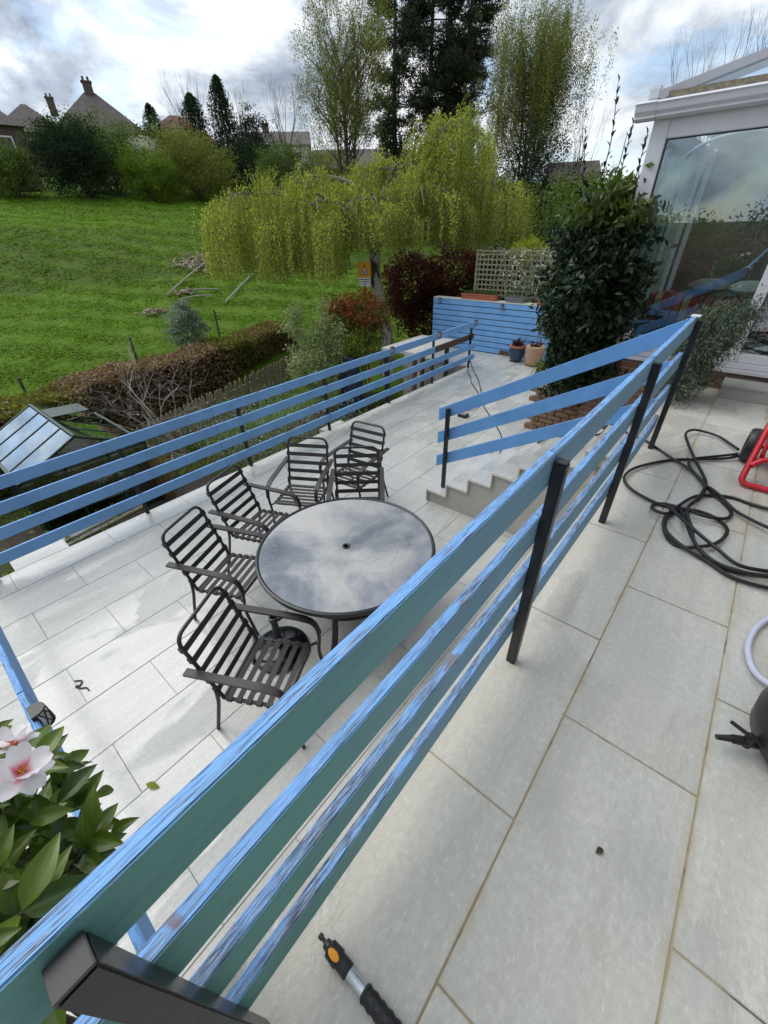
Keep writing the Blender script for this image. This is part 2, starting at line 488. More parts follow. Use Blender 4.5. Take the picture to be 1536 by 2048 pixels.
leaf_dark = leafmat('dark_evergreen_leaf', (0.012, 0.027, 0.016), (0.044, 0.070, 0.034), 0.15, 0.8, None, 0.08)
leaf_mid = leafmat('mid_green_leaf', (0.045, 0.080, 0.014), (0.145, 0.205, 0.038), 0.35, 0.5, None, 0.2)
leaf_lite = leafmat('light_green_leaf', (0.075, 0.125, 0.012), (0.20, 0.29, 0.035), 0.45, 0.5, None, 0.2)
leaf_olive = leafmat('olive_leaf', (0.070, 0.090, 0.016), (0.20, 0.225, 0.050), 0.4, 0.5, (0.20, 0.14, 0.05), 0.2)
leaf_grey = leafmat('grey_green_leaf', (0.12, 0.16, 0.12), (0.34, 0.42, 0.33), 0.25, 0.55, None, 0.2)
leaf_rosemary = leafmat('rosemary_leaf', (0.022, 0.045, 0.020), (0.13, 0.17, 0.12), 0.2, 0.5, (0.26, 0.29, 0.27), 0.3)
leaf_beech = leafmat('beech_hedge_leaf', (0.085, 0.052, 0.032), (0.28, 0.175, 0.115), 0.35, 0.6, (0.44, 0.33, 0.25), 0.2)
leaf_beech_green = leafmat('beech_green_leaf', (0.08, 0.09, 0.016), (0.26, 0.25, 0.045), 0.4, 0.55, None, 0.2)
leaf_red = leafmat('dark_red_leaf', (0.035, 0.009, 0.010), (0.125, 0.028, 0.026), 0.35, 0.5, None, 0.2)
leaf_photinia = leafmat('photinia_red_leaf', (0.16, 0.030, 0.016), (0.50, 0.11, 0.05), 0.35, 0.4, None, 0.3)
leaf_varieg = leafmat('variegated_leaf', (0.10, 0.14, 0.05), (0.32, 0.38, 0.18), 0.35, 0.5, (0.46, 0.48, 0.34), 0.2)
leaf_white = leafmat('white_blossom', (0.45, 0.47, 0.42), (0.80, 0.80, 0.76), 0.3, 0.6, None, 0.2)
leaf_yellow = leafmat('yellow_green_leaf', (0.20, 0.24, 0.02), (0.40, 0.42, 0.05), 0.45, 0.5, None, 0.2)
leaf_straw = leafmat('straw_leaf', (0.14, 0.10, 0.05), (0.36, 0.27, 0.14), 0.3, 0.7, None, 0.1)
leaf_pine = leafmat('pine_needles', (0.022, 0.036, 0.018), (0.085, 0.105, 0.045), 0.12, 0.55, None, 0.2)

# ------------------------------------------------------------------ object helpers
def tag(o, label, cat, group=None):
    o['label'] = label
    o['category'] = cat
    if group:
        o['group'] = group
    return o
def empty(name, loc=(0, 0, 0), label=None, cat=None, group=None, rz=0.0):
    o = bpy.data.objects.new(name, None)
    o.empty_display_size = 0.1
    C.objects.link(o)
    o.location = loc
    o.rotation_euler = (0, 0, rz)
    if label:
        tag(o, label, cat, group)
    return o
def link(name, me, parent=None, loc=(0, 0, 0), rot=(0, 0, 0)):
    o = bpy.data.objects.new(name, me)
    C.objects.link(o)
    o.location = loc
    o.rotation_euler = rot
    if parent is not None:
        o.parent = parent
    return o
def copy_tree(o, parent=None):
    c = o.copy()
    C.objects.link(c)
    c.parent = parent
    for ch in list(o.children):
        copy_tree(ch, c)
    return c

class MB:
    """collects geometry given in world (or local) coordinates, makes ONE mesh object"""
    def __init__(self):
        self.v, self.f, self.s = [], [], []
    def add(self, vs_, fs, smooth=False):
        k = len(self.v)
        self.v += [tuple(a) for a in vs_]
        self.f += [tuple(i + k for i in f) for f in fs]
        self.s += [smooth] * len(fs)
        return self
    def box(self, x0, x1, y0, y1, z0, z1):
        return self.add([(x, y, z) for z in (z0, z1) for y in (y0, y1) for x in (x0, x1)],
                        [(0, 2, 3, 1), (4, 5, 7, 6), (0, 1, 5, 4), (2, 6, 7, 3), (0, 4, 6, 2), (1, 3, 7, 5)])
    def bar(self, a, b, w, h, up=(0, 0, 1)):
        """rectangular bar from a to b, w across, h along up"""
        a, b, u = Vector(a), Vector(b), Vector(up)
        d = (b - a).normalized()
        s = d.cross(u).normalized()
        u = s.cross(d).normalized()
        vs_ = []
        for p in (a, b):
            for i, j in ((-1, -1), (1, -1), (1, 1), (-1, 1)):
                vs_.append(p + s * (i * w / 2) + u * (j * h / 2))
        return self.add(vs_, [(3, 2, 1, 0), (4, 5, 6, 7), (0, 1, 5, 4), (1, 2, 6, 5), (2, 3, 7, 6), (3, 0, 4, 7)])
    def tube(self, path, r, n=8, cap=True, flat=None):
        path = [Vector(p) for p in path]
        m = len(path)
        rs = r if isinstance(r, (list, tuple)) else [r] * m
        d0 = (path[1] - path[0]).normalized()
        u = d0.orthogonal().normalized() if flat is None else Vector(flat)
        vs_, fs = [], []
        for i, p in enumerate(path):
            d = (path[min(i + 1, m - 1)] - path[max(i - 1, 0)]).normalized()
            u = (u - d * u.dot(d))
            u = u.normalized() if u.length > 1e-6 else d.orthogonal().normalized()
            w = d.cross(u)
            for k in range(n):
                t = 2 * math.pi * k / n
                vs_.append(p + (u * math.cos(t) + w * math.sin(t)) * rs[i])
        for i in range(m - 1):
            for k in range(n):
                k2 = (k + 1) % n
                fs.append((i * n + k, i * n + k2, (i + 1) * n + k2, (i + 1) * n + k))
        if cap:
            fs.append(tuple(range(n - 1, -1, -1)))
            fs.append(tuple((m - 1) * n + k for k in range(n)))
        return self.add(vs_, fs, True)
    def lathe(self, prof, c=(0, 0, 0), n=32, close=False):
        vs_, fs = [], []
        for r, z in prof:
            for k in range(n):
                t = 2 * math.pi * k / n
                vs_.append((c[0] + r * math.cos(t), c[1] + r * math.sin(t), c[2] + z))
        for i in range(len(prof) - 1):
            for k in range(n):
                k2 = (k + 1) % n
                fs.append((i * n + k, i * n + k2, (i + 1) * n + k2, (i + 1) * n + k))
        if prof[0][0] > 1e-5:
            fs.append(tuple(range(n - 1, -1, -1)))
        if prof[-1][0] > 1e-5:
            fs.append(tuple((len(prof) - 1) * n + k for k in range(n)))
        return self.add(vs_, fs, True)
    def poly_prism(self, pts, axis, a, b):
        """extrude 2D outline: axis 'x' -> pts are (y,z); 'y' -> (x,z); 'z' -> (x,y)"""
        def mk(p, t):
            return {'x': (t, p[0], p[1]), 'y': (p[0], t, p[1]), 'z': (p[0], p[1], t)}[axis]
        n = len(pts)
        vs_ = [mk(p, a) for p in pts] + [mk(p, b) for p in pts]
        fs = [tuple(range(n)), tuple(range(2 * n - 1, n - 1, -1))]
        fs += [(i, n + i, n + (i + 1) % n, (i + 1) % n) for i in range(n)]
        return self.add(vs_, fs)
    def mesh(self, name, mat, bevel=0.0, off=(0, 0, 0)):
        me = bpy.data.meshes.new(name)
        vv = np.array(self.v, dtype=float) - np.array(off)
        me.from_pydata(vv.tolist(), [], self.f)
        me.polygons.foreach_set('use_smooth', self.s)
        bm = bmesh.new()
        bm.from_mesh(me)
        bmesh.ops.recalc_face_normals(bm, faces=bm.faces)
        if bevel:
            bmesh.ops.bevel(bm, geom=list(bm.edges), offset=bevel, segments=2, affect='EDGES', clamp_overlap=True)
        bm.to_mesh(me)
        bm.free()
        if any(self.s) and not bevel:
            try:
                me.set_sharp_from_angle(angle=R(40))
            except Exception:
                pass
        me.materials.append(mat)
        me.update()
        return me
    def build(self, name, mat, parent=None, bevel=0.0, local=False):
        off = (0, 0, 0)
        if parent is not None and not local:
            off = parent.location
            if parent.parent is not None:
                off = Vector(off) + parent.parent.location
        return link(name, self.mesh(name, mat, bevel, off), parent)

def structure(o):
    o['kind'] = 'structure'
    return o
def stuff(o):
    o['kind'] = 'stuff'
    return o
def catmull(pts, k=8):
    pts = [Vector(p) for p in pts]
    P = [2 * pts[0] - pts[1]] + pts + [2 * pts[-1] - pts[-2]]
    out = []
    for i in range(1, len(P) - 2):
        a, b, c, d = P[i - 1:i + 3]
        for j in range(k):
            t = j / k
            out.append(0.5 * ((2 * b) + (c - a) * t + (2 * a - 5 * b + 4 * c - d) * t * t + (3 * b - a - 3 * c + d) * t ** 3))
    out.append(pts[-1])
    return out
def fillet(pts, r, k=5):
    """polyline with rounded corners"""
    pts = [Vector(p) for p in pts]
    out = [pts[0]]
    for i in range(1, len(pts) - 1):
        a, b, c = pts[i - 1], pts[i], pts[i + 1]
        rr = min(r, (a - b).length * 0.49, (c - b).length * 0.49)
        p0, p1 = b + (a - b).normalized() * rr, b + (c - b).normalized() * rr
        for j in range(k + 1):
            t = j / k
            out.append(p0 * (1 - t) ** 2 + b * 2 * t * (1 - t) + p1 * t * t)
    out.append(pts[-1])
    return out

def fast_mesh(name, verts, quads, mat, rnd=None, smooth=False):
    me = bpy.data.meshes.new(name)
    nv, nf = len(verts), len(quads)
    k = quads.shape[1]
    me.vertices.add(nv)
    me.vertices.foreach_set('co', verts.astype(np.float32).ravel())
    me.loops.add(nf * k)
    me.loops.foreach_set('vertex_index', quads.astype(np.int32).ravel())
    me.polygons.add(nf)
    me.polygons.foreach_set('loop_start', np.arange(0, nf * k, k, dtype=np.int32))
    try:
        me.polygons.foreach_set('loop_total', np.full(nf, k, dtype=np.int32))
    except Exception:
        pass
    if smooth:
        me.polygons.foreach_set('use_smooth', np.ones(nf, dtype=bool))
    if rnd is not None:
        at = me.attributes.new('rnd', 'FLOAT', 'POINT')
        at.data.foreach_set('value', rnd.astype(np.float32))
    me.materials.append(mat)
    me.update(calc_edges=True)
    return me
def unit(n):
    v = rng.normal(size=(n, 3))
    return v / np.linalg.norm(v, axis=1, keepdims=True)
def leaf_cloud(name, pts, size, mat, parent=None, aspect=0.5, bias=(0, 0, 0), tone=None):
    """many small leaf faces (a diamond folded along nothing) in one mesh; pts in world coordinates"""
    n = len(pts)
    off = np.zeros(3)
    if parent is not None:
        off = np.array(parent.location)
    d = unit(n) + np.array(bias)
    d /= np.linalg.norm(d, axis=1, keepdims=True)
    s = np.cross(d, unit(n))
    s /= np.linalg.norm(s, axis=1, keepdims=True) + 1e-9
    L = size * rng.uniform(0.65, 1.3, (n, 1))
    p = pts - off
    nn = np.cross(d, s)
    fold = nn * L * 0.10
    v = np.stack([p - d * L * 0.5, p + s * L * aspect * 0.5 + fold, p + d * L * 0.5, p - s * L * aspect * 0.5 + fold], 1).reshape(-1, 3)
    f = np.arange(n * 4).reshape(n, 4)
    r = rng.random(n) if tone is None else np.clip(tone + rng.normal(0, 0.16, n), 0, 1)
    return link(name, fast_mesh(name, v, f, mat, np.repeat(r, 4)), parent)
def clump_points(blobs, n, clumps, cs, shell=0.55):
    """leaf positions in clumps spread through ellipsoid blobs; also returns a random tone per clump"""
    blobs = np.array(blobs, float)
    vol = np.prod(blobs[:, 3:], axis=1) ** 0.75
    bi = rng.choice(len(blobs), clumps, p=vol / vol.sum())
    d = unit(clumps)
    r = (shell + (1 - shell) * rng.random((clumps, 1))) * rng.uniform(0.86, 1.1, (clumps, 1))
    cc = blobs[bi, :3] + d * r * blobs[bi, 3:]
    ci = rng.integers(0, clumps, n)
    tone = rng.random(clumps)
    sp = rng.normal(size=(n, 3)) * cs
    sp[:, 2] *= 0.75
    return cc[ci] + sp, 0.25 + 0.5 * tone[ci]
def branch(mb, p, d, ln, r, depth, spread=0.55, up=0.15, kids=3, n=4, taper=0.68, tips=None, wig=0.12):
    p, d = Vector(p), Vector(d).normalized()
    pts = [p]
    q = p.copy()
    dd = d.copy()
    seg = 3
    for i in range(seg):
        dd = (dd + Vector((random.gauss(0, wig), random.gauss(0, wig), random.gauss(0, wig) + up * 0.25))).normalized()
        q = q + dd * (ln / seg)
        pts.append(q.copy())
    r1 = r * taper
    mb.tube(pts, [r + (r1 - r) * i / seg for i in range(seg + 1)], n, cap=False)
    if depth <= 0:
        if tips is not None:
            tips.append((pts[-1], dd))
        return
    for k in range(kids):
        a = random.choice(pts[1:]) if k else pts[-1]
        side = Vector((random.gauss(0, 1), random.gauss(0, 1), random.gauss(0, 0.6) + up)).normalized()
        nd = (dd * (1 - spread) + side * spread).normalized()
        branch(mb, a, nd, ln * random.uniform(0.6, 0.85), r1 * random.uniform(0.6, 0.85), depth - 1, spread, up, kids, max(3, n - 1), taper, tips, wig)

def TH(x, y):
    s = 0.35 * x + 0.94 * y
    z = np.interp(s, [-1e4, 12, 26, 33, 42, 90, 140, 1e4], [-2.75, -2.7, -0.3, 2.0, 3.7, 9.5, 12, 14])
    return z
def TH2(x, y):
    s = 0.35 * x + 0.94 * y
    k = np.clip((s - 11.5) / 6, 0, 1)
    return TH(x, y) + k * (0.10 * np.sin(x * 0.55 + y * 0.31) + 0.05 * np.sin(x * 1.3 - y * 0.9 + 1.0) + 0.03 * np.sin(x * 2.9 + y * 2.3))

LOW = -1.157          # lower terrace level; the upper terrace is z = 0

# ------------------------------------------------------------------ ground
def make_ground():
    gx = np.concatenate([np.linspace(-600, -40, 12), np.arange(-36, 70, 0.7), np.linspace(74, 700, 16)])
    gy = np.concatenate([np.linspace(-500, -24, 8), np.arange(-20, 9, 2.0), np.arange(9, 62, 0.5), np.linspace(64, 900, 22)])
    X, Y = np.meshgrid(gx, gy)
    Z = TH2(X, Y)
    v = np.stack([X, Y, Z], -1).reshape(-1, 3)
    nx, ny = len(gx), len(gy)
    i = np.arange(ny - 1)[:, None] * nx + np.arange(nx - 1)[None]
    q = np.stack([i, i + 1, i + nx + 1, i + nx], -1).reshape(-1, 4)
    structure(link('ground', fast_mesh('ground', v, q, grass_mat, None, True)))
make_ground()

# ------------------------------------------------------------------ terraces
def rounded_tile(lx, ly, th, mat, name):
    mb = MB().box(-lx / 2, lx / 2, -ly / 2, ly / 2, -th, 0)
    return mb.mesh(name, mat, 0.002)
def tile_field(parent, mat, rows, xlo, xhi, z, pitch, L, gap, off_even, off_odd, pl, clip=None):
    cache = {}
    for k, y0 in enumerate(rows):
        off = off_even if k % 2 == 0 else off_odd
        n0 = math.floor((xlo - off) / L) - 1
        x = off + n0 * L
        while x < xhi:
            a, b = max(x + gap / 2, xlo), min(x + L - gap / 2, xhi)
            x += L
            if b - a < 0.03:
                continue
            ya, yb = y0 + gap / 2, y0 + pitch - gap / 2
            if clip:
                r = clip(a, b, ya, yb)
                if r is None:
                    continue
                a, b, ya, yb = r
            key = (round(b - a, 3), round(yb - ya, 3))
            if key not in cache:
                cache[key] = rounded_tile(b - a, yb - ya, 0.02, mat, 'tile')
            o = link('tile', cache[key], parent)
            o.location = ((a + b) / 2 - pl[0], (ya + yb) / 2 - pl[1], z + random.uniform(-0.0006, 0.0006) - pl[2])
            o.rotation_euler = (random.gauss(0, 0.0006), random.gauss(0, 0.0006), 0)

up_loc = (2.0, -1.0, -0.02)
upper = MB().box(-2.5, 5.93, -2.6, 0.468, -2.8, -0.006).box(3.483, 4.42, 0.4681, 0.712, -2.8, -0.0062)
upper_o = link('upper_terrace', upper.mesh('upper_terrace', grout_up, 0, up_loc), None, up_loc)
structure(upper_o)
rows_up = [0.025 + 0.448 * k for k in range(0, -6, -1)]
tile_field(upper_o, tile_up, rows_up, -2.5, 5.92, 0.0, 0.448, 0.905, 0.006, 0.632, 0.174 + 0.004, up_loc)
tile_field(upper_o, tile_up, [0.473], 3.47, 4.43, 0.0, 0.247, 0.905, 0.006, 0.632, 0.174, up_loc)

lo_loc = (4.0, 2.5, LOW)
lower = MB().box(-2.2, 10.2, 0.47, 4.86, -2.8, LOW - 0.006)
lower.box(-0.15, 0.345, 4.8601, 5.08, -2.8, LOW - 0.0062).box(4.15, 4.64, 4.8601, 5.0, -2.8, LOW - 0.0062).box(8.82, 10.2, 4.8602, 6.8, -2.8, LOW - 0.0061)
lower_o = link('lower_terrace', lower.mesh('lower_terrace', grout_lo, 0, lo_loc), None, lo_loc)
structure(lower_o)
rows_lo = [2.276 + 0.4455 * k for k in range(-4, 6)]
def clip_lo(a, b, ya, yb):
    yb = min(yb, 4.862)
    ya = max(ya, 0.472)
    return None if yb - ya < 0.03 else (a, b, ya, yb)
tile_field(lower_o, tile_lo, rows_lo, -2.2, 10.19, LOW, 0.4455, 0.905, 0.004, 0.245, -0.205, lo_loc, clip_lo)
for a, b, ya, yb in ((-0.147, 0.342, 4.868, 5.085), (4.15, 4.635, 4.868, 5.0)):
    o = link('tile', rounded_tile(b - a, yb - ya, 0.02, tile_lo, 'tile'), lower_o)
    o.location = ((a + b) / 2 - lo_loc[0], (ya + yb) / 2 - lo_loc[1], 0)
tile_field(lower_o, tile_lo, [4.868 + 0.4455 * k for k in range(4)], 8.83, 10.19, LOW, 0.4455, 0.905, 0.005, 0.245, -0.205, lo_loc)

# staircase between the terraces
st = empty('staircase', (3.95, 1.4, LOW), 'pale tiled steps with grey side wall linking the two terraces', 'steps')
rise = -LOW / 7
core = [(0.714, LOW)]
ys = [2.318 - 0.267 * k for k in range(7)]
prof = [(0.713, LOW + 0.0)]
pts = [(2.31, LOW)]
for k in range(6):
    pts += [(ys[k] - 0.008, LOW + rise * (k + 1) - 0.02), (ys[k + 1] - 0.008, LOW + rise * (k + 1) - 0.02)]
pts += [(0.714, LOW + rise * 6 - 0.02), (0.714, LOW)]
MB().poly_prism(pts, 'x', 3.492, 4.415).build('core', riser_mat, st)
for k in range(6):
    z = LOW + rise * (k + 1)
    for a, b in ((3.47, 4.43),):
        MB().box(a, b, ys[k + 1] - 0.006, ys[k] + 0.006, z - 0.018, z).build('tread', stair_tile, st, 0.003)
    MB().box(3.478, 4.42, ys[k] - 0.012, ys[k] - 0.001, z - rise + 0.001, z - 0.019).build('riser', riser_mat, st, 0.001)
    # edge trim along the stair side
    MB().box(3.462, 3.469, ys[k + 1] - 0.002, ys[k] + 0.004, z - 0.022, z - 0.001).build('edge_trim', white_stone, st)
    MB().box(3.462, 3.469, ys[k] - 0.008, ys[k] + 0.004, z - rise + 0.001, z - 0.0225).build('edge_trim', white_stone, st)

# planter beyond the stairs with brick courses
pl = empty('brick_planter', (6.9, 1.7, LOW), 'brown brick raised planter with pale coping beside the steps', 'planter')
MB().box(6.33, 8.4, 0.8, 2.24, LOW, -0.47).build('soil_core', soil, pl)
nb = 0
bm_cache = MB().box(-0.0515, 0.0515, -0.107, 0.107, -0.0325, 0.0325).mesh('brick', planter_brick, 0.004)
for c in range(9):
    z = LOW + 0.04 + c * 0.075
    y = 0.82 + (0.112 if c % 2 else 0)
    while y < 2.2:
        o = link('brick', bm_cache, pl, (6.29 - 6.9 + random.uniform(-0.003, 0.003), y + 0.03 - 1.7, z - LOW))
        nb += 1
        y += 0.225
MB().box(6.32, 6.331, 0.79, 2.245, LOW, -0.49).build('mortar', white_stone, pl)
for k in range(4):
    MB().box(6.21, 6.5, 0.80 + k * 0.365, 0.80 + k * 0.365 + 0.36, -0.468, -0.42).build('coping_stone', white_stone, pl, 0.008)
for k in range(4):
    MB().box(6.505 + k * 0.45, 6.95 + k * 0.45, 2.05, 2.27, -0.468, -0.421).build('coping_stone', white_stone, pl, 0.008)

# ------------------------------------------------------------------ railings
BOARD_H = 0.115
def rail_board(name, mat, x0, x1, y0, y1, z1, h=BOARD_H, parent=None):
    return MB().box(x0, x1, y0, y1, z1 - h, z1).build(name, mat, parent, 0.003)

fr = empty('front_railing', (1.8, 0.3, 0.0), 'long weathered blue timber railing with black posts across the near foreground', 'railing', 'blue timber railings')
for x in (-0.161, 1.183, 2.50, 3.84):
    p = MB().box(x - 0.02, x + 0.02, 0.279, 0.318, 0.0, 0.997).build('post', black_metal, fr, 0.003)
    MB().box(x - 0.019, x + 0.019, 0.280, 0.317, 0.9975, 1.003).build('post_cap', black_plastic, p, 0.001)
cuts = [-1.6, 1.181, 2.502, 3.812]
for j, zt in enumerate((1.025, 0.786, 0.545, 0.303)):
    for i in range(3):
        rail_board('board', paint_front, cuts[i] + 0.002, cuts[i + 1] - 0.002, 0.320, 0.348, zt + random.uniform(-0.002, 0.002), BOARD_H + random.uniform(-0.003, 0.003), fr)
MB().box(3.80, 3.87, 0.30, 0.36, 1.026, 1.034).build('end_cap', lattice_white, fr, 0.001)

hr = empty('stair_handrail', (3.7, 2.0, LOW), 'three sloping blue boards running down beside the steps on a black post', 'railing', 'blue timber railings')
hp = MB().box(3.60, 3.64, 2.165, 2.205, LOW + rise + 0.001, -0.012).build('post', black_metal, hr, 0.003)
MB().box(3.601, 3.639, 2.166, 2.204, -0.0115, -0.006).build('post_cap', black_plastic, hp, 0.001)
for zt0, zt1 in ((1.022, -0.040), (0.735, -0.318), (0.448, -0.612)):
    a, b = Vector((3.795, 0.350, 0)), Vector((3.655, 2.315, 0))
    vs_ = []
    for p, z in ((a, zt0), (b, zt1)):
        for dx in (-0.014, 0.014):
            for dz in (-0.138, 0.0):
                vs_.append((p.x + dx, p.y, z + dz))
    MB().add(vs_, [(0, 1, 3, 2), (4, 6, 7, 5), (0, 4, 5, 1), (2, 3, 7, 6), (1, 5, 7, 3), (0, 2, 6, 4)]).build('board', paint_y, hr, 0.003)

gr = empty('garden_railing', (4.3, 4.8, LOW), 'long blue four-board railing along the garden edge of the lower terrace', 'railing', 'blue timber railings')
for x in (-0.30, 1.18, 2.67, 4.23, 5.80, 7.25, 8.76):
    p = MB().box(x - 0.02, x + 0.02, 4.806, 4.846, LOW, LOW + 0.985).build('post', black_metal, gr, 0.003)
gcuts = [-0.34, 2.30, 4.232, 5.80, 7.252, 8.93]
for j, rel in enumerate((0.995, 0.757, 0.525, 0.287)):
    for i in range(5):
        if j == 1 and i == 4:
            MB().box(gcuts[i] + 0.004, gcuts[i + 1] + 0.02, 4.848, 4.872, LOW + 0.60, LOW + 0.72).build('board', brown_wood, gr, 0.003)['label'] = 'unpainted brown board'
            continue
        rail_board('board', paint_x, gcuts[i] + 0.002, gcuts[i + 1] - 0.002, 4.777, 4.803, LOW + rel + random.uniform(-0.003, 0.003), 0.118, gr)

sr = empty('side_railing', (-0.33, 2.6, LOW), 'blue railing seen from above at the left edge beside the camellia', 'railing', 'blue timber railings')
for y in (0.56, 4.70):
    MB().box(-0.375, -0.337, y - 0.02, y + 0.02, LOW, LOW + 0.985).build('post', black_metal, sr, 0.003)
for a, b in ((0.49, 2.048), (2.052, 3.398), (3.402, 4.77)):
    MB().box(-0.332, -0.304, a, b, LOW + 0.88, LOW + 0.997).build('board', paint_y, sr, 0.003)
    MB().box(-0.352, -0.326, a, b, LOW + 0.655, LOW + 0.757).build('board', paint_y, sr, 0.003)

# little solar lamps
def solar_lamp(loc, rz, label):
    """faces local -y; hangs on a board"""
    o = empty('solar_lamp', loc, label, 'lamp', 'solar fence lamps', rz)
    MB().box(-0.055, 0.055, 0.0, 0.030, -0.075, 0.0).build('backplate', black_plastic, o, 0.004, True)
    n = 9
    capv = [(0.060 * math.cos(math.pi * k / (n - 1)), -0.062 * math.sin(math.pi * k / (n - 1))) for k in range(n)]
    MB().poly_prism(capv + [(-0.060, 0.028), (0.060, 0.028)], 'z', 0.001, 0.016).build('cap', black_plastic, o, 0.002, True)
    MB().poly_prism(capv + [(-0.060, 0.0), (0.060, 0.0)], 'z', -0.135, -0.123).build('base_ring', black_plastic, o, 0.002, True)
    inner = [(p[0] * 0.82, p[1] * 0.82) for p in capv]
    MB().poly_prism(inner + [(-0.046, 0.0), (0.046, 0.0)], 'z', -0.122, 0.0).build('diffuser', lattice_white, o, 0, True)
    lat = MB()
    for k in range(4):
        for sgn in (-1, 1):
            pts = []
            for j in range(7):
                t = math.pi * (0.06 + 0.22 * k + 0.22 * (j / 6 if sgn > 0 else 1 - j / 6))
                pts.append((0.056 * math.cos(t), -0.058 * math.sin(t), -0.124 + 0.125 * j / 6))
            lat.tube(pts, 0.0042, 5)
    lat.build('lattice', black_plastic, o, 0, True)
    o.scale = (0.68, 0.68, 0.72)
    return o
solar_lamp((5.86, 4.776, LOW + 1.01), 0, 'small lattice lamp on the garden railing, nearest of the three there')
solar_lamp((7.37, 4.776, LOW + 1.01), 0, 'small lattice lamp in the middle of three on the garden railing')
solar_lamp((8.83, 4.776, LOW + 1.01), 0, 'small lattice lamp at the far end of the garden railing')
solar_lamp((10.172, 6.62, 0.035), -math.pi / 2, 'small lattice lamp at the left end of the blue slatted wall')
solar_lamp((10.172, 4.83, -0.005), -math.pi / 2, 'small lattice lamp in the middle of the blue slatted wall')
solar_lamp((-0.298, 1.865, LOW + 1.015), math.pi / 2, 'black lattice lamp on the side railing above the camellia flowers')

# ------------------------------------------------------------------ blue slatted wall with troughs
bw = empty('slatted_wall', (10.25, 5.0, LOW), 'blue wall of horizontal slats with dark gaps closing the far end of the terrace', 'wall')
MB().box(10.225, 10.40, 1.6, 6.84, -2.75, 0.0).build('backing', black_plastic, bw)
for k in range(9):
    z1 = 0.022 - k * 0.1315
    for a, b in ((1.6, 3.4), (3.403, 5.1), (5.103, 6.85)):
        MB().box(10.20, 10.223, a, b, z1 - 0.113, z1).build('slat', wall_paint, bw, 0.002)
for k in range(6):
    MB().box(10.19, 10.43, 1.6 + k * 0.875, 2.472 + k * 0.875, 0.024, 0.05).build('coping_stone', white_stone, bw, 0.004)
MB().box(10.18, 10.198, 4.15, 4.75, LOW + 0.002, LOW + 0.11).build('kick_board', brown_wood, bw, 0.002)

def trough(y0, y1, h, mat, label, plantmat, nplant):
    o = empty('planter_trough', (10.31, (y0 + y1) / 2, 0.051), label, 'planter', 'troughs on the blue wall')
    w = 0.08
    vs_ = []
    for z, e in ((0.0515, 0.0), (0.051 + h, 0.018)):
        vs_ += [(10.31 - w - e, y0 - e, z), (10.31 + w + e, y0 - e, z), (10.31 + w + e, y1 + e, z), (10.31 - w - e, y1 + e, z)]
    MB().add(vs_, [(3, 2, 1, 0), (0, 1, 5, 4), (1, 2, 6, 5), (2, 3, 7, 6), (3, 0, 4, 7), (4, 5, 6, 7)]).build('body', mat, o, 0.004)
    rim = MB()
    rim.box(10.31 - w - 0.026, 10.31 - w - 0.004, y0 - 0.026, y1 + 0.026, 0.051 + h - 0.018, 0.051 + h + 0.008)
    rim.box(10.31 + w + 0.004, 10.31 + w + 0.026, y0 - 0.026, y1 + 0.026, 0.051 + h - 0.018, 0.051 + h + 0.008)
    rim.build('rim', mat, o, 0.003)
    MB().box(10.31 - w + 0.006, 10.31 + w - 0.006, y0 + 0.006, y1 - 0.006, 0.051 + h - 0.01, 0.051 + h + 0.003).build('soil', soil, o)
    if nplant:
        pts = np.stack([rng.uniform(10.25, 10.37, nplant), rng.uniform(y0, y1, nplant), rng.uniform(0.06 + h, 0.12 + h, nplant)], 1)
        stuff(leaf_cloud('foliage', pts, 0.05, plantmat, o, 0.25, (0, 0, 1)))
trough(5.06, 6.0, 0.12, terracotta, 'long terracotta trough on the blue wall', leaf_mid, 500)
trough(4.36, 4.78, 0.10, lead_pot, 'small grey trough between terracotta ones on the blue wall', leaf_mid, 60)
trough(3.45, 4.0, 0.12, terracotta, 'short terracotta trough on the blue wall beside the laurel', leaf_mid, 200)

# trellis behind the wall
tr = empty('trellis', (10.62, 5.0, 0.0), 'weathered square trellis panel with white flowers above the blue wall', 'trellis')
for k in range(9):
    z = 0.12 + k * 0.108
    MB().box(10.602, 10.614, 3.6, 5.84, z, z + 0.034).build('lath', trellis_mat, tr)
for k in range(20):
    y = 3.64 + k * 0.112
    MB().box(10.6145, 10.628, y, y + 0.028, 0.05, 1.02).build('lath', trellis_mat, tr)
for y in (3.58, 5.84):
    MB().box(10.596, 10.64, y, y + 0.045, -1.3, 1.06).build('post', trellis_mat, tr)
MB().box(10.59, 10.645, 3.56, 5.90, 1.0605, 1.085).build('top_rail', trellis_mat, tr)
cl = empty('climbing_plant', (10.6, 4.6, 0.1), 'white-flowered climber straggling over the trellis', 'plant')
p1 = np.stack([rng.normal(10.58, 0.05, 500), rng.normal(4.5, 0.6, 500).clip(3.7, 5.8), rng.uniform(0.25, 1.15, 500)], 1)
stuff(leaf_cloud('foliage', p1, 0.07, leaf_varieg, cl, 0.5))
p2 = np.stack([rng.normal(10.56, 0.05, 220), np.concatenate([rng.normal(4.75, 0.16, 110), rng.normal(4.15, 0.2, 110)]), rng.uniform(0.2, 1.1, 220)], 1)
stuff(leaf_cloud('blossom', p2, 0.055, leaf_white, cl, 0.8))
stm = MB()
for k in range(16):
    y = rng.uniform(3.9, 5.4)
    stm.tube(catmull([(10.58, y, 0.1), (10.57, y + rng.normal(0, .1), 0.5), (10.58, y + rng.normal(0, .2), 0.95), (10.6, y + rng.normal(0, .3), 1.15)], 4), 0.006, 4)
stm.build('stem', pale_bark, cl)
yp = empty('yellow_shrub', (11.0, 4.75, -1.3), 'bright yellow-green tuft of leaves topping the trellis', 'shrub')
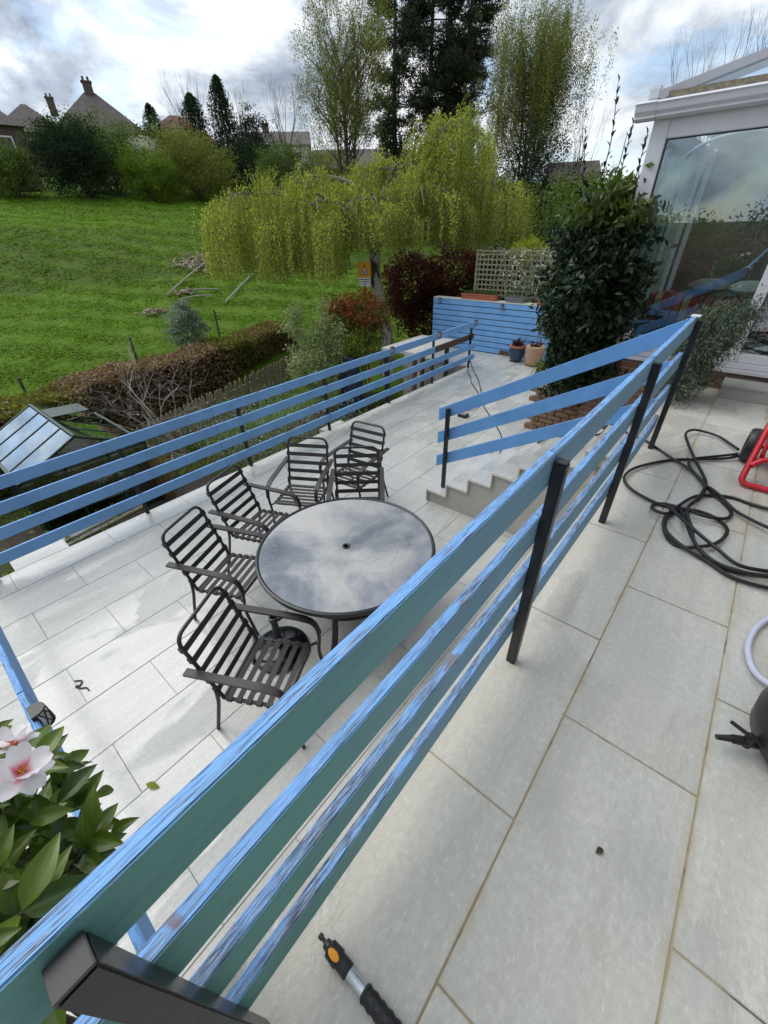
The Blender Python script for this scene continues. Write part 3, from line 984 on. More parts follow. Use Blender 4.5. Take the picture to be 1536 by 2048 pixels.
pp, tn = clump_points([(11.0, 4.75, 1.05, 0.3, 0.42, 0.28)], 1100, 60, 0.07)
stuff(leaf_cloud('foliage', pp, 0.10, leaf_yellow, yp, 0.2, (0, 0, 1.0), tn))
MB().tube([(11.0, 4.75, -2.7), (11.0, 4.75, 0.3), (11.0, 4.78, 0.9)], 0.03, 6).build('stem', bark, yp)

# pots by the wall
def pot(name, loc, prof, mat, label, rim=None, plant=None, np_=0, size=0.06, body_pat=False):
    o = empty(name, loc, label, 'pot', 'pots by the blue wall')
    MB().lathe(prof, loc, 28).build('body', mat, o)
    r, z = prof[-1]
    if rim:
        MB().lathe([(r - 0.004, z - 0.045), (r + 0.018, z - 0.04), (r + 0.02, z), (r - 0.018, z + 0.002), (r - 0.02, z - 0.03)], loc, 28).build('rim', rim, o)
    MB().lathe([(r - 0.012, z - 0.02), (r - 0.012, z - 0.004), (0.0001, z + 0.006)], loc, 24).build('soil', soil, o)
    if plant:
        pts = np.stack([rng.normal(loc[0], r * 0.4, np_), rng.normal(loc[1], r * 0.4, np_), loc[2] + z + np.abs(rng.normal(0.03, 0.05, np_))], 1)
        stuff(leaf_cloud('foliage', pts, size, plant, o, 0.6))
    for k in range(3):
        a = k * 2.1
        MB().box(loc[0] + math.cos(a) * r * 0.7 - 0.02, loc[0] + math.cos(a) * r * 0.7 + 0.02, loc[1] + math.sin(a) * r * 0.7 - 0.02, loc[1] + math.sin(a) * r * 0.7 + 0.02, loc[2] - 0.029, loc[2]).build('foot', black_plastic, o)
    return o
pot('glazed_pot', (9.85, 4.14, LOW + 0.03), [(0.13, 0.0), (0.17, 0.08), (0.19, 0.18), (0.185, 0.28), (0.17, 0.34)], blue_glaze, 'dark blue glazed pot with terracotta rim by the blue wall', terracotta, leaf_red, 160)
bp = pot('basket_weave_pot', (9.75, 3.66, LOW + 0.03), [(0.16, 0.0), (0.175, 0.02), (0.20, 0.22), (0.215, 0.40)], beige_pot, 'beige basket-weave clay pot with a bare twig by the blue wall', None, leaf_red, 70)
weave = MB()
for k in range(14):
    for sg in (-1, 1):
        pts = []
        for j in range(6):
            t = 2 * math.pi * k / 14 + sg * 0.45 * j / 5
            r = 0.178 + 0.036 * j / 5
            pts.append((9.75 + r * math.cos(t), 3.66 + r * math.sin(t), LOW + 0.07 + 0.33 * j / 5))
        weave.tube(pts, 0.007, 4)
weave.build('weave', beige_pot, bp)
tw = MB()
tw.tube(catmull([(9.75, 3.66, LOW + 0.43), (9.74, 3.64, LOW + 0.8), (9.76, 3.60, LOW + 1.15)], 5), [0.008] * 10 + [0.003], 5)
tw.tube([(9.74, 3.64, LOW + 0.8), (9.72, 3.72, LOW + 1.0)], 0.003, 4)
tw.build('twig', twig_mat, bp)

# ------------------------------------------------------------------ table, chairs, parasol base
tb = empty('patio_table', (1.65, 1.84, LOW), 'round black glass patio table reflecting the clouds', 'table')
c3 = (1.65, 1.84, LOW)
MB().lathe([(0.0001, 0.703), (0.028, 0.703), (0.0285, 0.712), (0.672, 0.712), (0.676, 0.708), (0.676, 0.700), (0.0001, 0.700)], c3, 96).build('glass_top', table_top_mat, tb)
MB().lathe([(0.674, 0.692), (0.674, 0.716), (0.684, 0.722), (0.698, 0.717), (0.702, 0.700), (0.696, 0.682), (0.680, 0.680), (0.6745, 0.692)], c3, 96).build('rim', black_metal, tb)
MB().lathe([(0.018, 0.712), (0.030, 0.7125), (0.032, 0.716), (0.026, 0.719), (0.019, 0.717), (0.018, 0.712)], c3, 24).build('parasol_hole_ring', chair_metal, tb)
for k in range(4):
    a = R(28) + k * math.pi / 2
    ca, sa = math.cos(a), math.sin(a)
    lp = catmull([(c3[0] + r * ca, c3[1] + r * sa, LOW + z) for r, z in ((0.52, 0.69), (0.46, 0.52), (0.42, 0.34), (0.47, 0.15), (0.60, 0.008))], 6)
    MB().tube(lp, 0.024, 8).build('leg', black_metal, tb)
MB().lathe([(0.50, 0.655), (0.53, 0.655), (0.53, 0.680), (0.50, 0.680), (0.50, 0.655)], c3, 48).build('apron_ring', black_metal, tb)
MB().lathe([(0.405, 0.33), (0.425, 0.33), (0.425, 0.35), (0.405, 0.35), (0.405, 0.33)], c3, 48).build('brace_ring', black_metal, tb)

pb = empty('parasol_base', (0.97, 1.98, LOW), 'round glossy black parasol base on the tiles beneath the table edge', 'parasol base')
c4 = (0.97, 1.98, LOW)
MB().lathe([(0.215, 0.0), (0.222, 0.012), (0.218, 0.03), (0.19, 0.048), (0.10, 0.066), (0.045, 0.078), (0.04, 0.10)], c4, 48).build('disc', plain('gloss_black', (0.01, 0.01, 0.011), 0.14, 0, 0.1, 10), pb)
MB().lathe([(0.026, 0.095), (0.026, 0.36), (0.034, 0.362), (0.034, 0.40), (0.022, 0.402), (0.022, 0.30)], c4, 20).build('tube', black_metal, pb)
MB().tube([(c4[0] + 0.03, c4[1], LOW + 0.33), (c4[0] + 0.075, c4[1], LOW + 0.33)], 0.011, 8).build('knob', black_plastic, pb)
stk = MB()
for k in (-1, 1):
    stk.bar((c4[0] - 0.115, c4[1] + 0.012 * k - 0.02, LOW + 0.066), (c4[0] - 0.075, c4[1] + 0.012 * k - 0.02, LOW + 0.073), 0.007, 0.003)
stk.bar((c4[0] - 0.118, c4[1] - 0.033, LOW + 0.066), (c4[0] - 0.118, c4[1] - 0.007, LOW + 0.066), 0.007, 0.003)
stk.build('white_logo', white_mat, pb)

def make_chair():
    """origin on the floor under the seat centre, facing +x"""
    o = empty('patio_chair')
    W = 0.225
    lean = 0.30
    # back frame: inverted U from the rear of the seat up and over, running on down as rear legs
    def bk(z):
        return -0.215 - (z - 0.40) * lean
    zt = 0.90
    back = fillet([(bk(0.37), -W, 0.37), (bk(zt), -W, zt), (bk(zt), W, zt), (bk(0.37), W, 0.37)], 0.085, 7)
    MB().tube(back, 0.0125, 8).build('back_frame', chair_metal, o, 0, True)
    for k in range(5):
        z = 0.46 + k * 0.09
        s = MB()
        x = bk(z)
        hh, ex = 0.019, 0.019 * lean
        for y0_, y1_, t0, t1 in ((-W + 0.012, W - 0.012, 0.010, 0.0135), (-W - 0.015, -W + 0.0118, -0.0145, 0.0145), (W - 0.0118, W + 0.015, -0.0145, 0.0145)):
            s.add([(x + t0 + ex, y0_, z - hh), (x + t0 + ex, y1_, z - hh), (x + t0 - ex, y1_, z + hh), (x + t0 - ex, y0_, z + hh),
                   (x + t1 + ex, y0_, z - hh), (x + t1 + ex, y1_, z - hh), (x + t1 - ex, y1_, z + hh), (x + t1 - ex, y0_, z + hh)],
                  [(0, 1, 2, 3), (7, 6, 5, 4), (0, 3, 7, 4), (1, 5, 6, 2), (0, 4, 5, 1), (3, 2, 6, 7)])
        s.build('back_strap', strap_mat, o, 0, True)
    seat = fillet([(-0.205, -W, 0.372), (0.205, -W, 0.395), (0.205, W, 0.395), (-0.205, W, 0.372), (-0.205, -W + 0.001, 0.372)], 0.04, 4)
    MB().tube(seat, 0.0125, 8).build('seat_frame', chair_metal, o, 0, True)
    for k in range(6):
        x = -0.165 + k * 0.068
        z = 0.374 + 0.023 * (x + 0.205) / 0.41
        s = MB()
        for y0_, y1_, t0, t1 in ((-W + 0.012, W - 0.012, 0.010, 0.0135), (-W - 0.015, -W + 0.0118, -0.0145, 0.0145), (W - 0.0118, W + 0.015, -0.0145, 0.0145)):
            s.box(x - 0.0185, x + 0.0185, y0_, y1_, z + t0, z + t1)
        s.build('seat_strap', strap_mat, o, 0, True)
    for sg in (-1, 1):
        y = sg * (W + 0.035)
        rear = fillet([(bk(0.46) + 0.005, sg * (W + 0.014), 0.46), (-0.235, sg * (W + 0.02), 0.36), (-0.335, sg * (W + 0.03), 0.004)], 0.05, 4)
        MB().tube(rear, 0.0125, 8).build('rear_leg', chair_metal, o, 0, True)
        front = fillet([(0.12, y, 0.632), (0.245, y, 0.622), (0.27, y, 0.47), (0.235, y, 0.30), (0.285, y, 0.004)], 0.09, 6)
        MB().tube(front[3:], 0.0125, 8).build('front_leg', chair_metal, o, 0, True)
        arm = fillet([(bk(0.64) - 0.075, y, 0.650), (-0.10, y, 0.645), (0.14, y, 0.640), (0.248, y, 0.615), (0.272, y, 0.50)], 0.07, 5)
        am = MB()
        n = len(arm)
        vs_ = []
        for i, p in enumerate(arm):
            d = (arm[min(i + 1, n - 1)] - arm[max(i - 1, 0)]).normalized()
            u = Vector((-d.z, 0, d.x))
            w = 0.024 if i < n * 0.6 else 0.024 - 0.010 * (i - n * 0.6) / (n * 0.4)
            for a, b in ((-1, -1), (1, -1), (1, 1), (-1, 1)):
                q = p + u * (b * 0.008)
                vs_.append((q.x, q.y + a * w, q.z))
        fs = [(i * 4 + k, i * 4 + (k + 1) % 4, i * 4 + 4 + (k + 1) % 4, i * 4 + 4 + k) for i in range(n - 1) for k in range(4)]
        am.add(vs_, fs + [(3, 2, 1, 0), tuple((n - 1) * 4 + k for k in range(4))])
        am.build('armrest', chair_metal, o, 0, True)
        MB().tube([(0.24, y, 0.396), (0.19, sg * W, 0.394)], 0.010, 6).build('arm_bracket', chair_metal, o, 0, True)
    return o
chairs = [((0.685, 1.64), -62, 'nearest dark slatted armchair, at the front left of the round table'),
          ((1.06, 2.62), -66, 'dark slatted armchair second from the front on the garden side of the table'),
          ((1.64, 2.99), -71, 'dark slatted armchair third from the front on the garden side of the table'),
          ((2.24, 3.12), -150, 'dark slatted armchair at the back of the table with its seat in full view'),
          ((2.43, 2.47), -139, 'dark slatted armchair tucked against the far edge of the table'),
          ((2.88, 2.96), -172, 'farthest dark slatted armchair, half hidden behind the one tucked in')]
proto = make_chair()
for i, ((x, y), a, lab) in enumerate(chairs):
    o = proto if i == 0 else copy_tree(proto)
    o.location = (x, y, LOW)
    o.rotation_euler = (0, 0, R(a))
    tag(o, lab, 'chair', 'armchairs round the patio table')

# ------------------------------------------------------------------ conservatory and house
CX = 5.95
cv = empty('conservatory', (CX, 0.0, 0.0), 'white framed conservatory with glass roof at the right edge', 'conservatory')
MB().box(CX + 0.0, CX + 0.22, -2.6, 1.46, -2.7, 0.19).box(CX + 0.2201, 9.4, 1.24, 1.46, -2.7, 0.19).build('dwarf_wall', house_brick, cv)
MB().box(CX - 0.07, CX + 0.12, -2.6, 1.47, 0.192, 0.235).build('lower_sill', white_upvc, cv, 0.006)
MB().box(CX - 0.035, CX + 0.12, -2.6, 1.47, 0.238, 0.29).build('upper_sill', white_upvc, cv, 0.006)
def fbar(name, x0, x1, y0, y1, z0, z1):
    return MB().box(x0, x1, y0, y1, z0, z1).build(name, white_upvc, cv, 0.006)
fbar('bottom_rail', CX, CX + 0.07, 0.031, 1.309, 0.293, 0.385)
fbar('bottom_rail', CX, CX + 0.07, -2.6, -0.0, 0.293, 0.385)
fbar('head_rail', CX, CX + 0.07, -2.6, 1.309, 2.25, 2.42)
fbar('corner_post', CX - 0.004, CX + 0.13, 1.31, 1.46, 0.292, 2.42)
fbar('mullion', CX - 0.006, CX + 0.076, 0.0, 0.095, 0.292, 2.249)
fbar('mullion', CX - 0.006, CX + 0.076, -1.25, -1.16, 0.386, 2.249)
pane_a = MB().box(CX + 0.028, CX + 0.034, 0.096, 1.309, 0.386, 2.249).build('window_pane', cons_glass, cv)
pane_b = MB().box(CX + 0.028, CX + 0.034, -1.159, -0.001, 0.386, 2.249).build('window_pane', cons_glass, cv)
MB().box(CX + 0.028, CX + 0.034, -2.6, -1.251, 0.386, 2.249).build('window_pane', cons_glass, cv)
gk = MB()
gk.box(CX + 0.018, CX + 0.027, 1.296, 1.308, 0.387, 2.248).box(CX + 0.018, CX + 0.027, 0.0961, 1.2959, 2.238, 2.2485)
gk.build('gasket', black_plastic, cv)
# gutter: ogee section swept along the eaves
gp = [(CX - 0.16, 2.52), (CX - 0.175, 2.505), (CX - 0.16, 2.49), (CX - 0.15, 2.45), (CX - 0.12, 2.425), (CX - 0.125, 2.41), (CX - 0.09, 2.395), (CX - 0.02, 2.395), (CX - 0.02, 2.50), (CX - 0.14, 2.50), (CX - 0.145, 2.52)]
g = MB()
def sweep(pts2, y0, y1, m):
    n = len(pts2)
    vs_ = [(p[0], y0, p[1]) for p in pts2] + [(p[0], y1, p[1]) for p in pts2]
    m.add(vs_, [(i, (i + 1) % n, n + (i + 1) % n, n + i) for i in range(n)] + [tuple(range(n)), tuple(range(2 * n - 1, n - 1, -1))])
sweep(gp, -2.6, 1.44, g)
g.build('gutter', white_upvc, cv)
g = MB()
gp2 = [(p[0] - 0.006, p[1] - 0.004 if p[1] < 2.45 else p[1] + 0.004) for p in gp]
sweep(gp2, 1.4405, 1.62, g)
g.build('gutter_end', white_upvc, cv)
MB().box(CX - 0.019, CX + 0.10, -2.6, 1.50, 2.421, 2.53).build('eaves_beam', white_upvc, cv, 0.004)
MB().bar((CX - 0.03, 1.45, 2.56), (CX - 0.03, -2.6, 2.56), 0.03, 0.055).build('eaves_trim', plain('mossy_trim', (0.23, 0.20, 0.14), 0.9, 0, 0.4, 26, 0.6), cv)
hipA, hipB = Vector((CX - 0.07, 1.47, 2.56)), Vector((8.1, -0.72, 3.47))
MB().bar(hipA, hipB, 0.085, 0.075).build('hip_bar', white_upvc, cv, 0.008)
MB().box(CX - 0.13, CX + 0.0, 1.43, 1.54, 2.521, 2.63).build('hip_end_cap', white_upvc, cv, 0.02)
MB().bar(hipB, (8.1, -2.6, 3.47), 0.09, 0.08).build('ridge', white_upvc, cv, 0.01)
rg = MB()
rg.add([(CX - 0.0, 1.42, 2.56), (CX - 0.0, -2.6, 2.56), (8.1, -2.6, 3.44), (8.1, -0.72, 3.44)], [(0, 1, 2, 3)])
rg.build('roof_pane', roof_glass, cv)
rg = MB()
rg.add([(CX + 0.05, 1.47, 2.56), (8.1, -0.70, 3.44), (10.2, 1.47, 2.56)], [(0, 1, 2)])
rg.build('roof_pane', roof_glass, cv)
for y in (0.35, -0.75, -1.8):
    zr = 3.45 if y < -0.72 else 2.58 + (1.47 - y) / 2.19 * 0.89
    xr = 8.1 if y < -0.72 else CX + (1.47 - y) / 2.19 * 2.1
    MB().bar((CX + 0.01, y, 2.575), (xr, y, zr), 0.06, 0.05).build('glazing_bar', white_upvc, cv, 0.004)
MB().tube(catmull([(7.0, 0.36, 3.05), (7.0, 0.36, 3.12), (7.01, 0.34, 3.17)], 3), [0.02, 0.03, 0.045, 0.05, 0.04, 0.02, 0.01], 7).build('finial', lead_pot, cv)
# side wall facing the garden, inside floor, back wall
for y0_ in (0,):
    for x in (6.9, 7.75, 8.6, 9.35):
        MB().box(x - 0.045, x + 0.045, 1.32, 1.40, 0.292, 2.42).build('mullion', white_upvc, cv, 0.004)
    MB().box(CX + 0.131, 9.4, 1.33, 1.39, 2.25, 2.40).build('head_rail', white_upvc, cv, 0.004)
    MB().box(CX + 0.131, 9.4, 1.33, 1.39, 0.293, 0.385).build('bottom_rail', white_upvc, cv, 0.004)
    for a, b in ((CX + 0.131, 6.854), (6.946, 7.704), (7.796, 8.554), (8.646, 9.304)):
        MB().box(a, b, 1.355, 1.361, 0.386, 2.249).build('window_pane', cons_glass, cv)
        arc = [(a + (b - a) * k / 10, 1.352, 1.85 + 0.36 * math.sin(math.pi * k / 10)) for k in range(11)]
        MB().tube(arc, 0.012, 6).build('arched_glazing_bar', white_upvc, cv)
MB().box(CX + 0.221, 9.4, -2.6, 1.239, 0.1, 0.20).build('floor', plain('interior_floor', (0.22, 0.17, 0.12), 0.5, 0, 0.2, 4), cv)
MB().box(9.4, 9.6, -2.6, 1.46, -2.7, 3.3).build('back_wall', interior_mat, cv)
MB().tube(catmull([(6.45, 1.33, 1.72), (6.45, 1.28, 1.96), (6.45, 1.18, 2.14), (6.45, 1.01, 2.24), (6.45, 0.77, 2.28), (6.45, 0.5, 2.27), (6.45, 0.1, 2.18), (6.45, -0.3, 1.95), (6.45, -0.5, 1.7)], 6), 0.016, 8).build('arched_rod', white_upvc, cv)
# curtains gathered by the garden-side windows
ct = empty('curtain', (6.5, 1.24, 0.4), 'pale gathered curtain inside the conservatory window', 'curtain')
for x0_, x1_ in ((6.16, 6.62), (7.1, 7.5)):
    vs_, fs = [], []
    n = 36
    for k in range(n + 1):
        t = k / n
        for z in (0.42, 2.2):
            w = 1.0 if z > 1 else 0.8
            vs_.append((x0_ + (x1_ - x0_) * (0.5 + (t - 0.5) * w), 1.23 + 0.035 * math.sin(t * 42) * (0.7 if z > 1 else 1.0), z))
    fs = [(2 * k, 2 * k + 2, 2 * k + 3, 2 * k + 1) for k in range(n)]
    MB().add(vs_, fs, True).build('drape', curtain_mat, ct)

# sofa with tartan throw
def tartan():
    t = NT('tartan')
    x = t.xyz(t.pos())
    def wave(s, sc, off):
        w = t.math('FRACT', t.math('ADD', t.math('MULTIPLY', s, sc), off))
        return w
    a = wave(t.math('ADD', x[1], t.math('MULTIPLY', x[0], 0.0)), 3.3, 0.1)
    col = t.ramp(a, [(0.0, (0.38, 0.05, 0.06)), (0.30, (0.55, 0.10, 0.10)), (0.33, (0.60, 0.43, 0.20)), (0.52, (0.62, 0.45, 0.22)), (0.55, (0.11, 0.03, 0.02)), (0.62, (0.55, 0.08, 0.09)), (0.80, (0.45, 0.06, 0.07)), (0.84, (0.05, 0.06, 0.04)), (0.92, (0.33, 0.10, 0.06))], 'CONSTANT')
    b = wave(x[2], 9, 0.2)
    col = t.mix(t.ramp(b, [(0.0, 0.0), (0.6, 0.25), (0.7, 0.0)], 'CONSTANT'), col, (0.06, 0.03, 0.02))
    return t.done(t.bsdf(col, 0.9, 0, t.bump(t.noise(t.pos(), 60, 3), 0.4, 0.004)))
sf = empty('sofa', (6.75, 0.5, 0.2), 'sofa under a red and tan striped throw behind the conservatory glass', 'sofa')
MB().box(6.48, 6.72, -0.75, 1.18, 0.25, 0.80).build('backrest', brown_wood, sf, 0.05)
MB().box(6.725, 7.3, -0.75, 1.18, 0.25, 0.55).build('seat', brown_wood, sf, 0.04)
for k, (x, y) in enumerate(((6.52, -0.7), (6.52, 1.1), (7.25, -0.7), (7.25, 1.1))):
    MB().box(x, x + 0.05, y, y + 0.05, 0.201, 0.25).build('leg', brown_wood, sf)
# the throw hangs in uneven folds over the back
vs_, fs = [], []
n = 60
for k in range(n + 1):
    y = -0.6 + 1.72 * k / n
    sag = 0.02 * math.sin(k * 0.5) + 0.015 * math.sin(k * 1.3 + 1)
    low = 0.56 + 0.10 * math.sin(k * 0.21 + 2.2) + 0.03 * math.sin(k * 0.7)
    wob = 0.012 * math.sin(k * 1.9)
    for x, z in ((6.45 + wob * 1.5, low), (6.452 + wob, 0.70), (6.46, 0.80), (6.52, 0.845 + sag), (6.68, 0.85 + sag), (6.74, 0.78), (6.745, 0.62)):
        vs_.append((x, y, z))
m7 = 7
fs = [(k * m7 + j, (k + 1) * m7 + j, (k + 1) * m7 + j + 1, k * m7 + j + 1) for k in range(n) for j in range(m7 - 1)]
thr = empty('throw_blanket', (6.6, 0.3, 0.8), 'red and tan tartan throw draped over the sofa back', 'blanket')
MB().add(vs_, fs, True).build('cloth', tartan(), thr)
def cushion(loc, label, mat):
    o = empty('cushion', loc, label, 'cushion', 'cushions along the sofa')
    pts = []
    for r, z in ((0.0001, -0.07), (0.12, -0.06), (0.20, -0.02), (0.22, 0.0), (0.20, 0.03), (0.13, 0.075), (0.0001, 0.09)):
        pts.append((r, z))
    MB().lathe(pts, loc, 20).build('pad', mat, o)
cushion((6.60, 0.55, 0.93), 'patterned round cushion on top of the throw', plain('grey_pattern', (0.26, 0.22, 0.20), 0.9, 0, 0.5, 18))
cushion((6.62, 0.16, 0.92), 'pale round cushion beside the patterned one', plain('pale_cloth', (0.42, 0.45, 0.40), 0.9, 0, 0.1, 10))

# doorstep
ds = empty('doorstep', (5.77, -0.6, 0.0), 'grey tiled step below the conservatory sill', 'step')
MB().box(5.60, 5.94, -1.25, 0.02, 0.001, 0.122).build('riser', riser_mat, ds)
MB().box(5.585, 5.945, -1.26, 0.03, 0.1225, 0.142).build('tread', plain('step_tile', (0.42, 0.42, 0.39), 0.45, 0, 0.1, 6), ds, 0.003)

hs = empty('house', (0.0, -3.0, 0.0), 'brick house wall behind the upper terrace', 'house')
MB().box(-7.0, 10.0, -6.0, -2.62, -2.8, 5.2).build('wall', house_brick, hs)
rf = MB()
rf.add([(-7.4, -2.3, 5.1), (10.4, -2.3, 5.1), (10.4, -6.4, 5.1), (-7.4, -6.4, 5.1), (-7.4, -4.3, 6.9), (10.4, -4.3, 6.9)], [(0, 1, 5, 4), (2, 3, 4, 5), (1, 2, 5), (3, 0, 4), (3, 2, 1, 0)])
rf.build('roof', roof_tile, hs)
for x in (-4.2, -0.8, 2.4):
    w_ = MB().box(x, x + 1.4, -2.618, -2.55, 0.9, 2.1).build('window', white_upvc, hs, 0.01)
    MB().box(x + 0.08, x + 1.32, -2.549, -2.545, 0.98, 2.02).build('pane', sign_dark, w_)

# ------------------------------------------------------------------ things on the upper terrace
# black hose in loose loops
HP = [[(3.891, 0.296), (3.732, 0.136), (3.565, -0.004), (3.355, -0.151), (3.274, -0.212), (3.191, -0.283), (3.096, -0.328), (2.993, -0.314), (2.933, -0.257), (2.912, -0.171), (2.939, -0.106), (2.954, -0.041), (2.954, 0.023), (2.914, 0.075), (2.839, 0.086), (2.794, 0.051), (2.798, -0.005), (2.874, -0.042), (2.937, -0.082), (2.99, -0.161), (2.965, -0.259), (2.867, -0.321), (2.744, -0.322), (2.621, -0.281), (2.554, -0.22), (2.505, -0.15), (2.527, -0.079), (2.636, -0.026), (2.754, -0.007), (2.861, -0.025), (2.962, -0.052), (3.141, -0.108), (3.248, -0.19), (3.313, -0.308), (3.288, -0.43), (3.269, -0.51), (3.252, -0.628)],
      [(2.991, -0.111), (3.148, -0.139), (3.304, -0.157), (3.267, -0.226), (3.115, -0.332), (3.044, -0.418), (2.982, -0.522), (2.954, -0.607)],
      [(4.023, -0.28), (3.94, -0.216), (3.813, -0.049), (3.701, 0.1), (3.528, 0.221), (3.323, 0.315), (3.139, 0.335), (3.019, 0.286), (2.957, 0.2), (2.924, 0.084), (2.928, -0.007), (2.934, -0.057), (2.816, -0.107), (2.72, -0.134), (2.614, -0.173), (2.525, -0.224), (2.465, -0.284), (2.436, -0.363), (2.513, -0.542), (2.578, -0.637)],
      [(4.137, -0.271), (4.244, -0.209), (4.366, -0.12), (4.399, -0.01), (4.364, 0.076), (4.221, 0.113), (4.012, 0.065), (3.756, -0.02), (3.552, -0.098), (3.372, -0.149), (3.132, -0.141), (2.968, -0.102), (2.82, -0.112), (2.682, -0.157), (2.571, -0.184), (2.478, -0.256), (2.439, -0.338), (2.439, -0.435), (2.472, -0.544), (2.526, -0.638)],
      [(4.08, -0.276), (4.006, -0.21), (3.885, -0.113), (3.761, -0.026), (3.649, 0.002), (3.542, -0.029), (3.406, -0.117), (3.304, -0.157)],
      [(2.942, -0.068), (2.815, -0.027), (2.715, -0.015), (2.589, -0.038), (2.519, -0.103), (2.473, -0.188), (2.447, -0.276), (2.383, -0.392), (2.393, -0.547), (2.437, -0.639)],
      [(2.881, 0.01), (2.824, -0.038), (2.733, -0.114), (2.641, -0.208), (2.572, -0.298), (2.493, -0.407), (2.533, -0.541), (2.599, -0.637)]]
hz = MB()
for i, P in enumerate(HP):
    z0 = [0.011, 0.030, 0.012, 0.028, 0.022, 0.014, 0.030][i]
    pts = [(x, y, z0 + 0.010 * (1 + math.sin(j * 0.9 + i)) * (0 if i == 0 and j < 2 else 1)) for j, (x, y) in enumerate(P)]
    if i == 0:
        pts = [(3.95, 0.36, 0.011)] + pts
    hz.tube(catmull(pts, 6), 0.0108, 8)
tag(hz.build('hose', rubber), 'black hose lying in tangled loops on the upper terrace', 'hose')
cb_ = MB()
cb_.tube(catmull([(3.95, 0.36, 0.011), (4.05, 0.55, 0.011), (4.15, 0.68, 0.012), (4.18, 0.735, -0.02), (4.22, 0.80, -0.15), (4.32, 1.1, -0.27), (4.40, 1.4, -0.46), (4.48, 1.6, -0.75), (4.62, 1.8, -1.08), (4.9, 2.05, -1.149), (5.3, 2.25, -1.149), (5.73, 2.46, -1.149), (6.33, 2.97, -1.149), (6.72, 3.31, -1.149), (7.3, 3.75, -1.149), (7.75, 4.15, -1.149), (8.1, 4.38, -1.149), (8.45, 4.66, -1.12), (8.70, 4.755, -0.98)], 6), 0.0085, 6)
cb_.tube(catmull([(8.70, 4.765, -0.95), (8.62, 4.62, -1.13), (8.1, 4.20, -1.149), (7.6, 3.86, -1.149), (7.19, 3.60, -1.149), (6.9, 3.44, -1.149)], 6), 0.0085, 6)
tag(cb_.build('power_cable', rubber), 'black cable running down the steps and across the lower terrace to the railing', 'cable')
sk = empty('socket_block', (6.05, 3.35, LOW), 'small black socket block with a red lead on the lower terrace', 'socket block')
MB().box(5.99, 6.12, 3.26, 3.42, LOW + 0.001, LOW + 0.05).build('body', black_plastic, sk, 0.006)
MB().box(6.0, 6.11, 3.28, 3.40, LOW + 0.0505, LOW + 0.056).build('plate', lead_pot, sk, 0.002)
MB().tube(catmull([(6.12, 3.36, LOW + 0.03), (6.3, 3.38, LOW + 0.02), (6.45, 3.33, LOW + 0.006), (6.7, 3.35, LOW + 0.006)], 5), 0.005, 5).build('lead', red_paint, sk)

# telescopic pole
def pole():
    a, b = Vector((0.042, 0.318, 0.024)), Vector((0.050, -0.09, 0.030))
    o = empty('telescopic_pole', (0.065, 0.2, 0.0), 'black and silver telescopic pole end with a yellow button on the tiles', 'pole')
    d = (b - a).normalized()
    L = (b - a).length
    def at(t, up=0.0):
        return a + d * t + Vector((0, 0, up))
    MB().tube([at(0.0), at(0.010), at(0.011), at(0.022), at(0.024), at(0.036)], [0.007, 0.0075, 0.005, 0.005, 0.012, 0.014], 12).build('tip', black_plastic, o)
    MB().tube([at(0.036), at(0.04), at(0.072), at(0.077), at(0.108), at(0.110)], [0.0145, 0.0205, 0.0225, 0.0190, 0.0200, 0.016], 16).build('head', black_plastic, o)
    n = 16
    bt = MB()
    s = d.cross(Vector((0, 0, 1))).normalized()
    top = [at(0.060) + d * (0.018 * math.cos(2 * math.pi * k / n)) + s * (0.0095 * math.sin(2 * math.pi * k / n)) + Vector((-0.004, 0, 0.0235)) for k in range(n)]
    bot = [p + Vector((0, 0, -0.012)) for p in top]
    bt.add(top + bot, [tuple(range(n)), tuple(range(2 * n - 1, n - 1, -1))] + [(k, (k + 1) % n, n + (k + 1) % n, n + k) for k in range(n)])
    bt.build('button', yellow_plastic, o, 0.001)
    MB().tube([at(0.105), at(0.19)], 0.0142, 20).build('tube', aluminium, o)
    gp_, gr_ = [], []
    for k in range(40):
        t = 0.160 + k * (L - 0.160) / 39
        gp_.append(at(t))
        gr_.append(0.0205 + 0.0016 * math.sin(k * 1.7))
    gr_[0] = 0.017
    MB().tube(gp_, gr_, 18).build('foam_grip', rubber, o)
pole()

